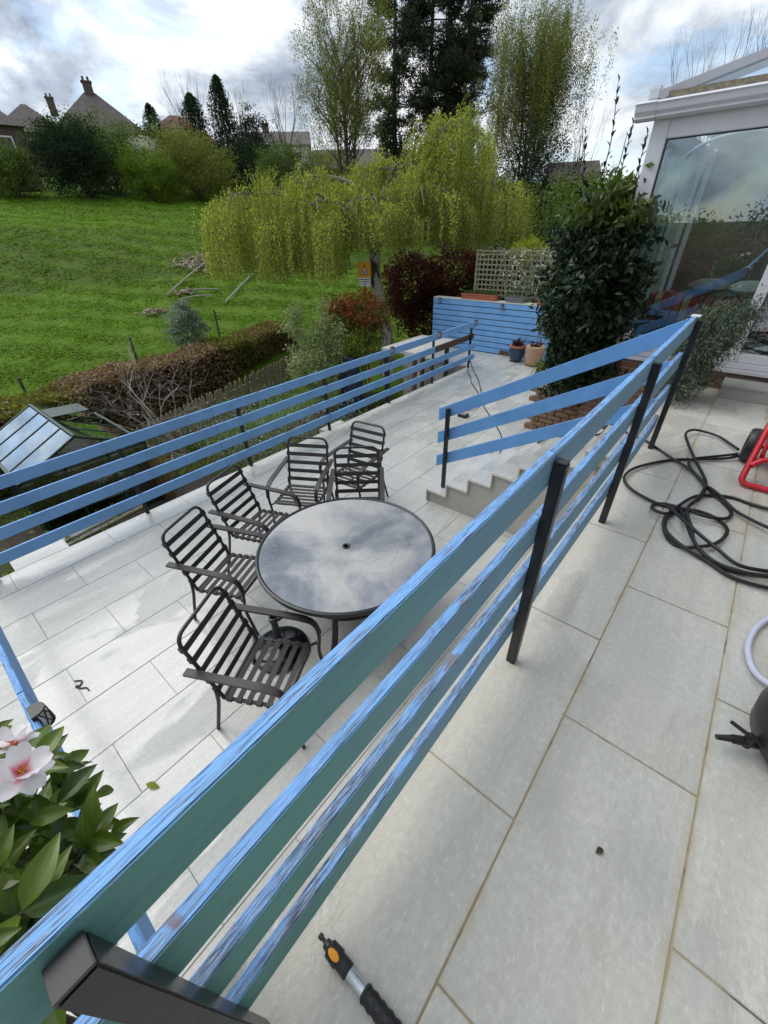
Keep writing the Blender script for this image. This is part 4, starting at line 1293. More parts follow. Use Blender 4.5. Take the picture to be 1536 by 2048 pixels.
# pressure washer with a red tube frame
pw = empty('pressure_washer', (3.75, -0.6, 0.0), 'red tube-framed pressure washer with a black wheel at the right edge', 'pressure washer')
fr1 = fillet([(3.55, -1.05, 0.025), (3.55, -0.33, 0.025), (4.02, -0.36, 0.62), (4.02, -1.05, 0.62)], 0.05, 5)
MB().tube(fr1, 0.021, 10).build('frame', red_paint, pw)
MB().tube(fillet([(3.62, -0.345, 0.14), (3.66, -0.40, 0.19), (3.66, -1.05, 0.19)], 0.03, 4), 0.020, 10).build('cross_bar', red_paint, pw)
MB().tube([(4.3, -1.05, 0.19), (4.3, -0.42, 0.19), (3.70, -0.385, 0.19)], 0.015, 10).build('cross_bar', red_paint, pw)
MB().box(3.66, 4.3, -1.05, -0.43, 0.175, 0.188).build('deck', red_paint, pw, 0.003)
wh = MB()
def wheel(cx, cy, cz, r, w):
    prof_ = [(r * 0.55, -w), (r * 0.9, -w), (r, -w * 0.6), (r, w * 0.6), (r * 0.9, w), (r * 0.55, w)]
    n = 36
    vs_, fs = [], []
    for rr, yy in prof_:
        for k in range(n):
            t = 2 * math.pi * k / n
            vs_.append((cx + rr * math.cos(t), cy + yy, cz + rr * math.sin(t)))
    m_ = len(prof_)
    fs = [(i * n + k, i * n + (k + 1) % n, (i + 1) * n + (k + 1) % n, (i + 1) * n + k) for i in range(m_ - 1) for k in range(n)]
    fs += [(k, (k + 1) % n, (m_ - 1) * n + (k + 1) % n, (m_ - 1) * n + k) for k in range(n)]
    return vs_, fs
v_, f_ = wheel(4.05, -0.33, 0.13, 0.13, 0.042)
wheel_o = MB().add(v_, f_, True).build('wheel', rubber, pw)
MB().tube([(4.05, -0.365, 0.13), (4.05, -0.30, 0.13)], 0.07, 20).build('rim', black_plastic, wheel_o)
MB().tube([(4.05, -0.36, 0.13), (4.05, -1.05, 0.13)], 0.012, 8).build('axle', black_metal, pw)
MB().box(3.74, 4.22, -1.0, -0.47, 0.19, 0.36).build('engine_base', black_plastic, pw, 0.03)
eng = MB()
for k in range(7):
    eng.box(3.80, 4.16, -0.62 - k * 0.025, -0.608 - k * 0.025, 0.361, 0.50)
eng.build('cooling_fins', aluminium, pw)
MB().box(3.80, 4.16, -1.0, -0.8, 0.362, 0.52).build('engine_block', black_plastic, pw, 0.03)
MB().lathe([(0.085, 0.0), (0.095, 0.02), (0.095, 0.07), (0.08, 0.095), (0.03, 0.10)], (3.98, -0.52, 0.50), 24).build('fuel_cap', red_paint, pw)
MB().box(3.86, 4.12, -1.0, -0.45, 0.37, 0.50).build('fuel_tank', red_paint, pw, 0.04)

# black round tank with a tap, and the pale hose coiled beside it
tk = empty('water_tank', (1.45, -0.72, 0.0), 'round black plastic tank with a lever tap at the right edge', 'tank')
MB().lathe([(0.12, 0.0), (0.17, 0.015), (0.215, 0.08), (0.225, 0.16), (0.20, 0.25), (0.14, 0.31), (0.06, 0.335), (0.055, 0.36)], (1.45, -0.72, 0.001), 40).build('body', black_plastic, tk)
MB().tube([(1.36, -0.54, 0.07), (1.325, -0.47, 0.07)], [0.019, 0.016], 12).build('outlet', black_plastic, tk)
MB().tube([(1.345, -0.51, 0.052), (1.345, -0.51, 0.105)], 0.017, 12).build('valve', black_plastic, tk)
MB().tube([(1.335, -0.485, 0.07), (1.30, -0.425, 0.066)], [0.014, 0.009], 10).build('spout', black_plastic, tk)
MB().bar((1.325, -0.545, 0.110), (1.36, -0.445, 0.110), 0.016, 0.010).build('lever', black_plastic, tk, 0.003)
ch_ = MB()
pts = [(2.2, -0.60, 0.03), (2.11, -0.54, 0.02), (1.99, -0.505, 0.018), (1.87, -0.497, 0.018), (1.76, -0.525, 0.02), (1.69, -0.58, 0.05), (1.63, -0.66, 0.12)]
ch_.tube(catmull(pts, 8), 0.0125, 12)
tag(ch_.build('clear_hose', clear_hose), 'pale translucent hose curling beside the black tank', 'hose')

# small bits lying about
def leaf_mesh(name, L, W, mat, curl=0.12, fold=0.18, rndv=0.5, nx=5, droop=0.0):
    """leaf along +x from the origin, curled and folded on its midrib"""
    vs_, q = [], []
    prof_ = [0.0, 0.62, 0.98, 0.92, 0.55, 0.0]
    for i in range(nx + 1):
        t = i / nx
        w = prof_[i] * W / 2 if nx == 5 else math.sin(math.pi * t ** 0.8) * W / 2
        zc = curl * L * math.sin(math.pi * t) - droop * L * t * t
        for j in (-1, -0.5, 0, 0.5, 1):
            vs_.append((t * L, j * w, zc + abs(j) * w * fold * 2 - (abs(j) == 1) * 0.0))
    for i in range(nx):
        for j in range(4):
            q.append((i * 5 + j, (i + 1) * 5 + j, (i + 1) * 5 + j + 1, i * 5 + j + 1))
    v_ = np.array(vs_)
    return fast_mesh(name, v_, np.array(q), mat, np.full(len(v_), rndv), True)
o = tag(link('fallen_leaf', leaf_mesh('fallen_leaf', 0.10, 0.035, leaf_yellow, 0.1, 0.2, 0.3)), 'yellow-green fallen leaf on the lower terrace tiles', 'leaf', 'fallen leaves')
o.location = (-0.17, 1.86, LOW + 0.004)
o.rotation_euler = (0, 0, R(-62))
o = tag(link('fallen_leaf', leaf_mesh('fallen_leaf_dark', 0.03, 0.018, petal_dry, 0.15, 0.3)), 'tiny dark leaf alone on the upper terrace tiles', 'leaf', 'fallen leaves')
o.location = (0.735, -0.22, 0.003)
o.rotation_euler = (0, 0, R(150))
tag(MB().tube(catmull([(-0.20, 2.99, LOW + 0.006), (-0.165, 2.945, LOW + 0.008), (-0.20, 2.90, LOW + 0.006), (-0.165, 2.86, LOW + 0.007), (-0.16, 2.82, LOW + 0.006)], 6), 0.005, 6).build('twig', petal_dry), 'wavy dark twig on the lower terrace near the side railing', 'twig')
tag(MB().lathe([(0.0001, 0.0), (0.012, 0.003), (0.013, 0.008), (0.0001, 0.013)], (-0.205, 2.925, LOW + 0.001), 8).build('seed_pod', petal_dry), 'small dark seed pod beside the wavy twig', 'seed pod')

# ------------------------------------------------------------------ camellia in the near left corner
random.seed(11)
rng = np.random.default_rng(11)
cm = empty('camellia', (-0.55, 0.78, LOW), 'camellia shrub with glossy leaves and pink-white flowers in the lower left corner', 'shrub')
CB = np.array((-0.47, 0.80, 0.55))
CR = np.array((0.34, 0.40, 0.40))
leaf_cam = leafmat('camellia_leaf', (0.045, 0.090, 0.014), (0.17, 0.23, 0.035), 0.25, 0.32, None, 0.55)
def veined(name, r0):
    t = NT(name)
    o = t.xyz(t.obj())
    mid = t.ramp(t.math('ABSOLUTE', o[1]), [(0.0, 1.0), (0.0022, 0.0)])
    f = t.noise(t.obj(), 26, 4, 0.6)
    rnd = t.rnd()
    col = t.mix(rnd, (0.050, 0.105, 0.016), (0.180, 0.245, 0.034))
    col = t.mix(t.ramp(f, [(0.4, 0.0), (0.75, 0.5)]), col, (0.12, 0.15, 0.03))
    col = t.mix(t.math('MULTIPLY', mid, 0.6), col, (0.20, 0.26, 0.07))
    pbs = t.bsdf(col, r0, 0, t.bump(t.noise(t.mapv(t.obj(), (30, 160, 30)), 1.0, 2), 0.15, 0.001), 0.5)
    trn = t.n.new('ShaderNodeBsdfTranslucent')
    t.l(t.mix(1.0, col, (1.5, 1.7, 0.6), 'MULTIPLY'), trn.inputs['Color'])
    mx = t.n.new('ShaderNodeMixShader')
    mx.inputs[0].default_value = 0.25
    t.l(pbs, mx.inputs[1])
    t.l(trn.outputs[0], mx.inputs[2])
    return t.done(mx.outputs[0])
cam_leaf_mat = veined('camellia_leaf_surface', 0.27)
cam_meshes = [leaf_mesh('leaf', 0.090, 0.040, cam_leaf_mat, 0.06, 0.22, 0.5, 5, 0.18),
              leaf_mesh('leaf', 0.078, 0.034, cam_leaf_mat, 0.10, 0.30, 0.5, 5, 0.05),
              leaf_mesh('leaf', 0.100, 0.043, cam_leaf_mat, 0.02, 0.15, 0.5, 5, 0.30)]
stem = MB()
n_leaf = 0
for k in range(56):
    # shoots end on the upper and camera-facing side of the bush
    while True:
        d = Vector(unit(1)[0])
        if d.z > -0.2 and d.x > -0.25 and d.y < 0.75:
            break
    tip = Vector(CB + np.array(d) * CR * random.uniform(0.72, 1.0))
    if tip.y < 0.40:
        tip.y = 0.40 + random.uniform(0, 0.03)
    root = Vector(CB) * 0.8 + tip * 0.2 + Vector((0, 0, -0.15))
    stem.tube(catmull([root, (root + tip) / 2 + Vector((0, 0, -0.02)), tip], 4), [0.006] * 5 + [0.004] * 4, 5)
    out = (tip - root).normalized()
    for j in range(5):
        if n_leaf >= 290:
            break
        ph = j * 2.4 + random.uniform(-0.3, 0.3)
        s = out.orthogonal().normalized()
        s2 = out.cross(s)
        dr = (out * random.uniform(0.2, 0.75) + (s * math.cos(ph) + s2 * math.sin(ph)) * 0.9 + Vector((0.15, 0, 0.1))).normalized()
        base = tip - out * (0.012 * j)
        lf = link('leaf', random.choice(cam_meshes), cm)
        upv = (Vector((0, -0.35, 1)) + Vector((random.gauss(0, .25), random.gauss(0, .25), 0)))
        y_ = upv.cross(dr).normalized()
        z_ = dr.cross(y_).normalized()
        M = Matrix((dr, y_, z_)).transposed().to_4x4()
        lf.matrix_basis = Matrix.Translation(base - cm.location) @ M @ Matrix.Scale(random.uniform(0.8, 1.15), 4)
        n_leaf += 1
MB_tr = MB()
for k in range(4):
    a = k * 1.6
    stem.tube(catmull([(-0.6, 0.85, LOW), (-0.58 + 0.05 * math.cos(a), 0.82 + 0.05 * math.sin(a), -0.4), (-0.55 + 0.15 * math.cos(a), 0.77 + 0.15 * math.sin(a), 0.45)], 5), 0.014, 6)
stem.build('stem', bark, cm)
def leaf_mass(name, pts, dirs, size, tmpl, mat, parent):
    me = tmpl
    nv = len(me.vertices)
    co = np.empty(nv * 3, dtype=np.float32)
    me.vertices.foreach_get('co', co)
    co = co.reshape(-1, 3)
    lp = np.empty(len(me.loops), dtype=np.int32)
    me.loops.foreach_get('vertex_index', lp)
    q = lp.reshape(-1, 4)
    V_, Q_ = [], []
    for i, (p, d) in enumerate(zip(pts, dirs)):
        d = Vector(d).normalized()
        y_ = Vector((random.gauss(0, .35), random.gauss(0, .35) - 0.3, 1)).cross(d).normalized()
        z_ = d.cross(y_)
        M = np.array((d, y_, z_))
        V_.append((co * size * random.uniform(0.75, 1.2)) @ M + p - np.array(parent.location))
        Q_.append(q + i * nv)
    V_, Q_ = np.concatenate(V_), np.concatenate(Q_)
    return link(name, fast_mesh(name, V_, Q_, mat, np.repeat(rng.random(len(pts)), nv), True), parent)
ip, itn = clump_points([(CB[0], CB[1], CB[2] - 0.06, 0.32, 0.34, 0.42), (-0.60, 0.95, 0.1, 0.26, 0.4, 0.5)], 1900, 220, 0.05, 0.35)
ip = ip[(ip[:, 1] > 0.43) & ((((ip - CB) / (CR * 0.92)) ** 2).sum(1) < 1.0)]
idr = (ip - CB) * np.array((1, 1, 0.6)) + rng.normal(0, 0.22, ip.shape) + np.array((0, 0, 0.05))
stuff(leaf_mass('inner_foliage', ip, idr, 1.0, cam_meshes[1], leaf_cam, cm))
def petal_mat():
    t = NT('camellia_petal')
    o = t.xyz(t.obj())
    f = t.ramp(o[0], [(0.005, 1.0), (0.020, 0.0)])
    n_ = t.noise(t.mapv(t.obj(), (20, 120, 20)), 1.0, 3)
    col = t.mix(f, (0.90, 0.87, 0.86), (0.82, 0.22, 0.33))
    col = t.mix(t.ramp(n_, [(0.5, 0.0), (0.8, 0.15)]), col, (0.85, 0.55, 0.60))
    pbs = t.bsdf(col, 0.5)
    trn = t.n.new('ShaderNodeBsdfTranslucent')
    t.l(col, trn.inputs['Color'])
    mx = t.n.new('ShaderNodeMixShader')
    mx.inputs[0].default_value = 0.35
    t.l(pbs, mx.inputs[1])
    t.l(trn.outputs[0], mx.inputs[2])
    return t.done(mx.outputs[0])
pm = petal_mat()
def petal_mesh(L, W, cup):
    vs_, q = [], []
    nx, ny = 7, 6
    for i in range(nx + 1):
        t = i / nx
        w = W / 2 * (0.28 + 0.80 * math.sin(math.pi * min(1, t * 0.82 + 0.05)) ** 0.8) if i < nx else W * 0.26
        for j in range(ny + 1):
            s = (j / ny - 0.5) * 2
            notch = -0.10 * L * (1 - abs(s)) ** 2 if i == nx else 0
            vs_.append((t * L + notch, s * w, cup * L * (t ** 1.6) + 0.22 * w * s * s + 0.03 * L * math.sin(3 * s + i) * t - 0.10 * L * max(0, t - 0.7) * 3 * t))
    for i in range(nx):
        for j in range(ny):
            a = i * (ny + 1) + j
            q.append((a, a + ny + 1, a + ny + 2, a + 1))
    return fast_mesh('petal', np.array(vs_), np.array(q), pm, None, True)
pms = [petal_mesh(0.058, 0.046, 0.30), petal_mesh(0.052, 0.040, 0.65), petal_mesh(0.060, 0.050, 0.12)]
stamen_m = plain('stamen_yellow', (0.70, 0.32, 0.03), 0.6, 0, 0.2, 60)
def flower(loc, nrm, sc, spin):
    f_ = empty('flower')
    f_.parent = cm
    nrm = Vector(nrm).normalized()
    q_ = nrm.to_track_quat('Z', 'Y')
    f_.matrix_basis = Matrix.Translation(Vector(loc) - cm.location) @ q_.to_matrix().to_4x4() @ Matrix.Scale(sc, 4)
    for k in range(9):
        ring = 0 if k < 5 else 1
        a = spin + k * 2 * math.pi / (5 if ring == 0 else 4) + ring * 0.4
        pt = link('petal', pms[(2 if ring == 0 else random.choice((0, 1)))], f_)
        pt.matrix_basis = Matrix.Rotation(a, 4, 'Z') @ Matrix.Translation((0.004, 0, 0.003 * k)) @ Matrix.Rotation(-R(4 if ring == 0 else 22) + random.gauss(0, 0.08), 4, 'Y')
    sm = MB()
    for k in range(34):
        a, r = random.uniform(0, 6.28), random.uniform(0.001, 0.009)
        top = (r * 1.5 * math.cos(a), r * 1.5 * math.sin(a), 0.026 + random.uniform(-0.004, 0.004))
        sm.tube([(r * 0.6 * math.cos(a), r * 0.6 * math.sin(a), 0.004), top, (top[0], top[1], top[2] + 0.003)], [0.0006, 0.0006, 0.0016], 4)
    sm.build('stamens', stamen_m, f_, 0, True)
    return f_
flower((-0.150, 0.575, 0.975), (0.45, -0.35, 0.75), 0.60, 0.3)
flower((-0.150, 0.655, 0.945), (0.35, 0.45, 0.8), 0.5, 1.1)
flower((-0.13, 0.62, 0.42), (0.4, -0.2, 0.8), 0.4, 0.5)

# ------------------------------------------------------------------ shrubs near the terrace
def shrub(name, label, base, blobs, n, clumps, cs, size, mat, group=None, aspect=0.5, bias=(0, 0, 0.2), stems=5, stem_mat=None, shell=0.5, cat='shrub', stem_r=0.02):
    o = empty(name, base, label, cat, group)
    pts, tone = clump_points(blobs, n, clumps, cs, shell)
    stuff(leaf_cloud('foliage', pts, size, mat, o, aspect, bias, tone))
    mb = MB()
    for k in range(stems):
        b = blobs[k % len(blobs)]
        t = Vector((b[0] + random.uniform(-.4, .4) * b[3], b[1] + random.uniform(-.4, .4) * b[4], b[2] + random.uniform(-.2, .6) * b[5]))
        s = Vector(base) + Vector((random.uniform(-.1, .1), random.uniform(-.1, .1), 0))
        mb.tube(catmull([s, (s * 0.5 + t * 0.5) + Vector((random.gauss(0, .05), random.gauss(0, .05), 0)), t], 4), [stem_r] * 5 + [stem_r * 0.5] * 4, 5)
    mb.build('stem', stem_mat or bark, o)
    return o

# cherry laurel in the planter: the leaves nearest the terrace one by one, the rest as a mass
la = empty('laurel', (6.5, 1.85, -0.45), 'large dark glossy laurel with tall shoots beside the conservatory', 'shrub')
lb = [(6.08, 1.68, 0.12, 0.62, 0.52, 0.62), (6.05, 1.66, 0.85, 0.70, 0.62, 0.70), (6.15, 1.68, 1.48, 0.62, 0.58, 0.50)]
lp_, lt = clump_points(lb, 34000, 900, 0.08, 0.45)
keep = ~((lp_[:, 0] > CX - 0.02) & (lp_[:, 1] < 1.49))
lp_, lt = lp_[keep], lt[keep]
keep = ~((lp_[:, 1] / lp_[:, 0] > 0.345) & (lp_[:, 2] < 0.35))
lp_, lt = lp_[keep], lt[keep]
low_ = lp_[:, 2] < 1.55
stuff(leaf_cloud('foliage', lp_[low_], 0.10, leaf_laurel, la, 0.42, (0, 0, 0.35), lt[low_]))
stuff(leaf_cloud('young_foliage', lp_[~low_], 0.10, leaf_laurel_top, la, 0.42, (0, 0, 0.6), lt[~low_]))
def obj_leaf_mat(name, a, b, rough):
    t = NT(name)
    col = t.mix(t.rnd(), a, b)
    return t.done(t.bsdf(col, rough, 0, None, 0.5))
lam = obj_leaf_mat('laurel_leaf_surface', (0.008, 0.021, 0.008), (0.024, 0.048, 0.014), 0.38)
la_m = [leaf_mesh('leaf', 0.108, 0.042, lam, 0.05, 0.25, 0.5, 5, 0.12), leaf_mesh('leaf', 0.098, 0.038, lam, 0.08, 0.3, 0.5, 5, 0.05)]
cnt = 0
while cnt < 235:
    b = lb[rng.integers(0, 3)]
    d = unit(1)[0]
    if d[0] > 0.25:
        continue
    p = np.array(b[:3]) + d * np.array(b[3:]) * rng.uniform(0.98, 1.10)
    if (p[0] > CX - 0.06 and p[1] < 1.52) or (p[1] / p[0] > 0.34 and p[2] < 0.35):
        continue
    dr = Vector((d[0] * 0.5 + random.gauss(0, .35), d[1] * 0.5 + random.gauss(0, .35), 0.55 + random.gauss(0, .3))).normalized()
    lf = link('leaf', random.choice(la_m), la)
    y_ = Vector((d[0], d[1], 0.4)).cross(dr)
    y_ = y_.normalized() if y_.length > 1e-3 else dr.orthogonal().normalized()
    M = Matrix((dr, y_, dr.cross(y_))).transposed().to_4x4()
    lf.matrix_basis = Matrix.Translation(Vector(p) - la.location) @ M
    cnt += 1
lst = MB()
for k in range(7):
    b = lb[k % 3]
    lst.tube(catmull([(6.55 + 0.05 * k, 1.75, -0.46), (6.5, 1.8 + 0.03 * k, 0.2), (b[0] + random.uniform(-.3, .3), b[1] + random.uniform(-.3, .3), b[2] + 0.3)], 5), 0.018, 6)
shoots = [((6.3, 2.0, 1.75), (6.28, 1.99, 2.78)), ((6.3, 1.78, 1.75), (6.25, 1.74, 2.42)), ((6.3, 2.2, 1.6), (6.3, 2.24, 2.40)), ((6.25, 1.62, 1.6), (6.2, 1.56, 2.32)), ((6.4, 1.9, 1.8), (6.45, 1.83, 2.40)), ((6.1, 1.55, 1.4), (5.98, 1.50, 2.1))]
for a, b in shoots:
    a, b = Vector(a), Vector(b)
    mid = (a + b) / 2 + Vector((random.gauss(0, .03), random.gauss(0, .03), 0))
    path = catmull([a, mid, b], 6)
    lst.tube(path, [0.008 - 0.0004 * i for i in range(len(path))], 5)
    for j in range(15):
        if cnt >= 298:
            break
        p = path[min(len(path) - 1, 2 + j * (len(path) - 2) // 15)]
        a_ = j * 2.4
        dr = Vector((math.cos(a_) * 0.6, math.sin(a_) * 0.6, 0.9 if j < 12 else 1.6)).normalized()
        lf = link('leaf', la_m[1], la)
        y_ = Vector((-math.sin(a_), math.cos(a_), 0))
        M = Matrix((dr, y_, dr.cross(y_).normalized())).transposed().to_4x4()
        lf.matrix_basis = Matrix.Translation(p - la.location) @ M @ Matrix.Scale(0.85, 4)
        cnt += 1
lst.build('stem', bark, la)

shrub('rosemary', 'grey-green feathery bush beside the end post of the front railing', (5.3, 0.32, 0.0),
      [(5.25, 0.36, 0.30, 0.32, 0.27, 0.32), (5.3, 0.32, 0.62, 0.30, 0.28, 0.32), (5.45, 0.16, 0.72, 0.22, 0.19, 0.30)], 15000, 330, 0.05, 0.038, leaf_rosemary, None, 0.25, (0, 0, 0.9), 14, twig_mat, 0.35, 'shrub', 0.006)
shrub('low_plant', 'small green plant spilling over the planter coping near the pots', (6.9, 2.35, LOW),
      [(6.9, 2.36, -0.42, 0.35, 0.10, 0.22)], 700, 50, 0.05, 0.06, leaf_mid, None, 0.4, (0, 0, 0.5), 5, twig_mat)
shrub('photinia', 'red-tipped photinia bush left of the birch trunk', (8.7, 8.3, -2.7),
      [(8.6, 8.35, -0.9, 0.95, 0.95, 0.9), (8.9, 8.15, -0.35, 0.7, 0.7, 0.55), (8.3, 8.6, -0.35, 0.5, 0.5, 0.4)], 7000, 260, 0.11, 0.085, leaf_olive, None, 0.45, (0, 0, 0.5), 7)
ph = [o for o in C.objects if o.name.startswith('photinia')][0]
pp, tn = clump_points([(8.75, 8.2, -0.15, 0.72, 0.72, 0.42), (8.35, 8.6, -0.1, 0.45, 0.45, 0.28), (9.1, 8.0, -0.6, 0.4, 0.4, 0.4)], 2600, 110, 0.09, 0.75)
pp = pp[pp[:, 2] > -0.75]
stuff(leaf_cloud('red_tips', pp, 0.08, leaf_photinia, ph, 0.45, (0, 0, 0.8)))
shrub('variegated_shrub', 'loose pale variegated shrub between the hedge and the red-tipped bush', (7.1, 8.4, -2.7),
      [(7.1, 8.4, -1.3, 0.75, 0.75, 0.85), (7.35, 8.2, -0.65, 0.5, 0.5, 0.5), (6.9, 8.8, -0.3, 0.28, 0.28, 0.5), (7.5, 8.3, -0.05, 0.22, 0.22, 0.35)], 9500, 330, 0.09, 0.08, leaf_varieg, None, 0.45, (0, 0, 0.3), 14, pale_bark, 0.4, 'shrub', 0.012)
shrub('acer', 'dark red-leaved shrub behind the birch trunk', (14.1, 9.5, -2.4),
      [(13.3, 9.9, -0.2, 1.3, 1.2, 1.25), (14.6, 8.9, 0.0, 1.4, 1.2, 1.2), (14.0, 9.4, -1.2, 1.7, 1.4, 1.1), (15.4, 7.9, -0.3, 1.0, 1.0, 1.1)], 30000, 700, 0.15, 0.10, leaf_red, None, 0.5, (0, 0, 0), 10)
shrub('silver_shrub', 'round grey-green shrub on the field just beyond the hedge', (6.7, 14.0, -2.2),
      [(6.7, 14.0, -1.0, 0.62, 0.62, 0.85), (6.6, 14.0, -0.6, 0.5, 0.5, 0.5)], 9000, 240, 0.06, 0.075, leaf_grey, None, 0.4, (0, 0, 0.8), 6, twig_mat)
shrub('border_shrub', 'dark leafy shrub filling the gap behind the trellis', (13.5, 6.2, -2.4),
      [(13.5, 6.3, -0.2, 1.2, 1.3, 1.3), (13.4, 4.6, 0.6, 1.3, 1.2, 1.6), (14.5, 3.4, 0.5, 1.4, 1.4, 1.5), (14.4, 7.3, -0.9, 1.2, 1.2, 1.0)], 9000, 300, 0.16, 0.11, leaf_dark, None, 0.5, (0, 0, 0.2), 8)
shrub('green_shrub', 'mid green shrub right of the weeping birch', (16.6, 6.8, -2.6),
      [(16.4, 6.6, 1.3, 1.4, 1.6, 1.7), (15.5, 5.2, 1.4, 1.2, 1.1, 1.3), (17.5, 5.5, 1.6, 1.5, 1.5, 1.5)], 9000, 300, 0.18, 0.11, leaf_mid, None, 0.5, (0, 0, 0.4), 8)

# ------------------------------------------------------------------ weeping birch
wb = empty('weeping_birch', (11.0, 9.2, -2.65), 'wide weeping birch with yellow-green hanging branches over the garden', 'tree')
trunk = catmull([(11.0, 9.2, -2.7), (10.98, 9.21, -1.3), (10.85, 9.35, -0.3), (10.8, 9.45, 0.7), (10.9, 9.35, 1.7), (11.1, 9.2, 2.5)], 6)
MB().tube(trunk, [0.24 - 0.0045 * i for i in range(len(trunk))], 12).build('trunk', birch_mat, wb)
limb = MB()
tips = []
CW = Vector((10.9, 9.3, 0))
right = Vector((0.656, -0.755, 0))      # across the view
fwd = Vector((0.755, 0.656, 0))
def wpt(u, w, z):
    return CW + right * u + fwd * w + Vector((0, 0, z))
domes = []
for u, w, z, ru, rw in ((-3.3, -0.3, 2.55, 1.6, 1.5), (-2.0, 0.9, 2.9, 1.7, 1.5), (-1.6, -1.2, 2.35, 1.5, 1.3), (-0.2, -1.3, 2.35, 1.5, 1.2), (0.0, 1.0, 3.0, 1.6, 1.5),
                        (1.0, -1.2, 2.5, 1.4, 1.2), (1.7, 0.3, 3.25, 1.4, 1.5), (2.0, 0.0, 3.85, 1.1, 1.2), (2.8, -0.4, 2.7, 1.2, 1.3), (3.3, 0.3, 2.0, 1.0, 1.2), (0.6, 0.0, 3.05, 1.5, 1.5), (-3.9, 0.4, 2.3, 1.1, 1.2)):
    domes.append((u, w, z, ru, rw))
    top = wpt(u, w, z)
    st_ = trunk[-3 if z > 2.6 else -9]
    mid = st_ * 0.45 + top * 0.55 + Vector((0, 0, 0.15))
    pth = catmull([st_, mid, top], 6)
    limb.tube(pth, [0.09 - 0.0055 * i for i in range(len(pth))], 7, cap=False)
    for k in range(7):
        a = random.uniform(0, 6.28)
        e = wpt(u + ru * 0.85 * math.cos(a), w + rw * 0.85 * math.sin(a), z - 0.45 + random.uniform(-.1, .1))
        pth = catmull([top - Vector((0, 0, 0.15)), (top + e) / 2 + Vector((0, 0, 0.10)), e], 4)
        limb.tube(pth, [0.03 - 0.0028 * i for i in range(len(pth))], 4, cap=False)
limb.build('limb', plain('limb_bark', (0.17, 0.15, 0.125), 0.85, 0, 0.4, 8, 0.4), wb)
VS, TN = [], []
SV, SF = [], []
for u, w, z, ru, rw in domes:
    bunch = []
    for k in range(44):
        a, rr = random.uniform(0, 6.28), math.sqrt(random.uniform(0.01, 1.05))
        bunch.append((a, rr, random.uniform(0.55, 1.25), random.uniform(0.1, 0.9), random.gauss(0, 0.13)))
    for k in range(430):
        a, rr, bl, btone, bz = random.choice(bunch)
        x_, y_ = u + ru * rr * math.cos(a) + random.gauss(0, 0.11), w + rw * rr * math.sin(a) + random.gauss(0, 0.11)
        z_ = z + 0.15 - 0.75 * rr * rr + random.gauss(0, 0.06) + bz
        ln = random.uniform(0.7, 1.7) + (0.6 if w < 0 and u < 1 else 0.0) + 0.35 * rr
        ln *= bl
        floor_z = 0.35 + 0.25 * random.random() if x_ < -1.1 else 1.05 + 0.3 * random.random()
        ln = max(0.35, min(ln, z_ - floor_z))
        nl = int(ln * 34)
        p0 = np.array(wpt(x_, y_, z_))
        out = np.array(right * math.cos(a) + fwd * math.sin(a)) * random.uniform(0.05, 0.30)
        ts = np.linspace(0, 1, nl)
        sway = rng.normal(0, 0.05, 3)
        pts = p0 + np.outer(1 - np.exp(-4 * ts), out) + np.outer(ts ** 2, sway) + np.outer(ts, [0, 0, -ln]) + np.outer(np.sin(np.minimum(ts * 6, 1.57)) * 0.06, [0, 0, 1])
        VS.append(pts + rng.normal(0, 0.028, pts.shape))
        TN.append(np.full(nl, min(1, max(0, btone + random.gauss(0, 0.12)))))
        # hanging twig as a thin two-sided strip of quads
        kk = np.linspace(0, nl - 1, 5).astype(int)
        b0 = len(SV)
        for i_ in kk:
            SV.append(pts[i_] - np.array(right) * 0.003)
            SV.append(pts[i_] + np.array(right) * 0.003)
        for i_ in range(4):
            SF.append((b0 + 2 * i_, b0 + 2 * i_ + 1, b0 + 2 * i_ + 3, b0 + 2 * i_ + 2))
VS, TN = np.concatenate(VS), np.concatenate(TN)
stuff(leaf_cloud('hanging_foliage', VS, 0.060, leaf_birch, wb, 0.42, (0, 0, -0.9), TN))
stuff(link('hanging_twigs', fast_mesh('hanging_twigs', np.array(SV) - np.array(wb.location), np.array(SF), twig_mat), wb))

# ------------------------------------------------------------------ garden strip: greenhouse, fence, hedge, bits
gh = empty('greenhouse', (1.35, 8.85, -2.7), 'small green framed greenhouse with sky-reflecting roof panes below the railing', 'greenhouse')
gx, y0g, y1g, zr, ze, hw = 1.35, 7.69, 10.05, -1.0, -1.46, 0.95
green_frame = plain('dark_green_frame', (0.018, 0.040, 0.030), 0.45, 0, 0.2, 20)
gf = MB()
bars = 5
for k in range(bars):
    y = y0g + (y1g - y0g) * k / (bars - 1)
    for sg in (-1, 1):
        gf.bar((gx, y, zr), (gx + sg * hw, y, ze), 0.03, 0.03)
        gf.bar((gx + sg * hw, y, ze), (gx + sg * hw, y, -2.68), 0.03, 0.03, (0, 1, 0))
for sg in (-1, 0, 1):
    gf.bar((gx + sg * hw, y0g, zr if sg == 0 else ze), (gx + sg * hw, y1g, zr if sg == 0 else ze), 0.045, 0.045)
for y in (y0g, y1g):
    gf.bar((gx - hw, y, ze), (gx + hw, y, ze), 0.03, 0.03)
    for x in (-0.32, 0.32):
        gf.bar((gx + x, y, -2.68), (gx + x, y, zr - 0.155), 0.03, 0.03, (0, 1, 0))
gf.build('frame', green_frame, gh)
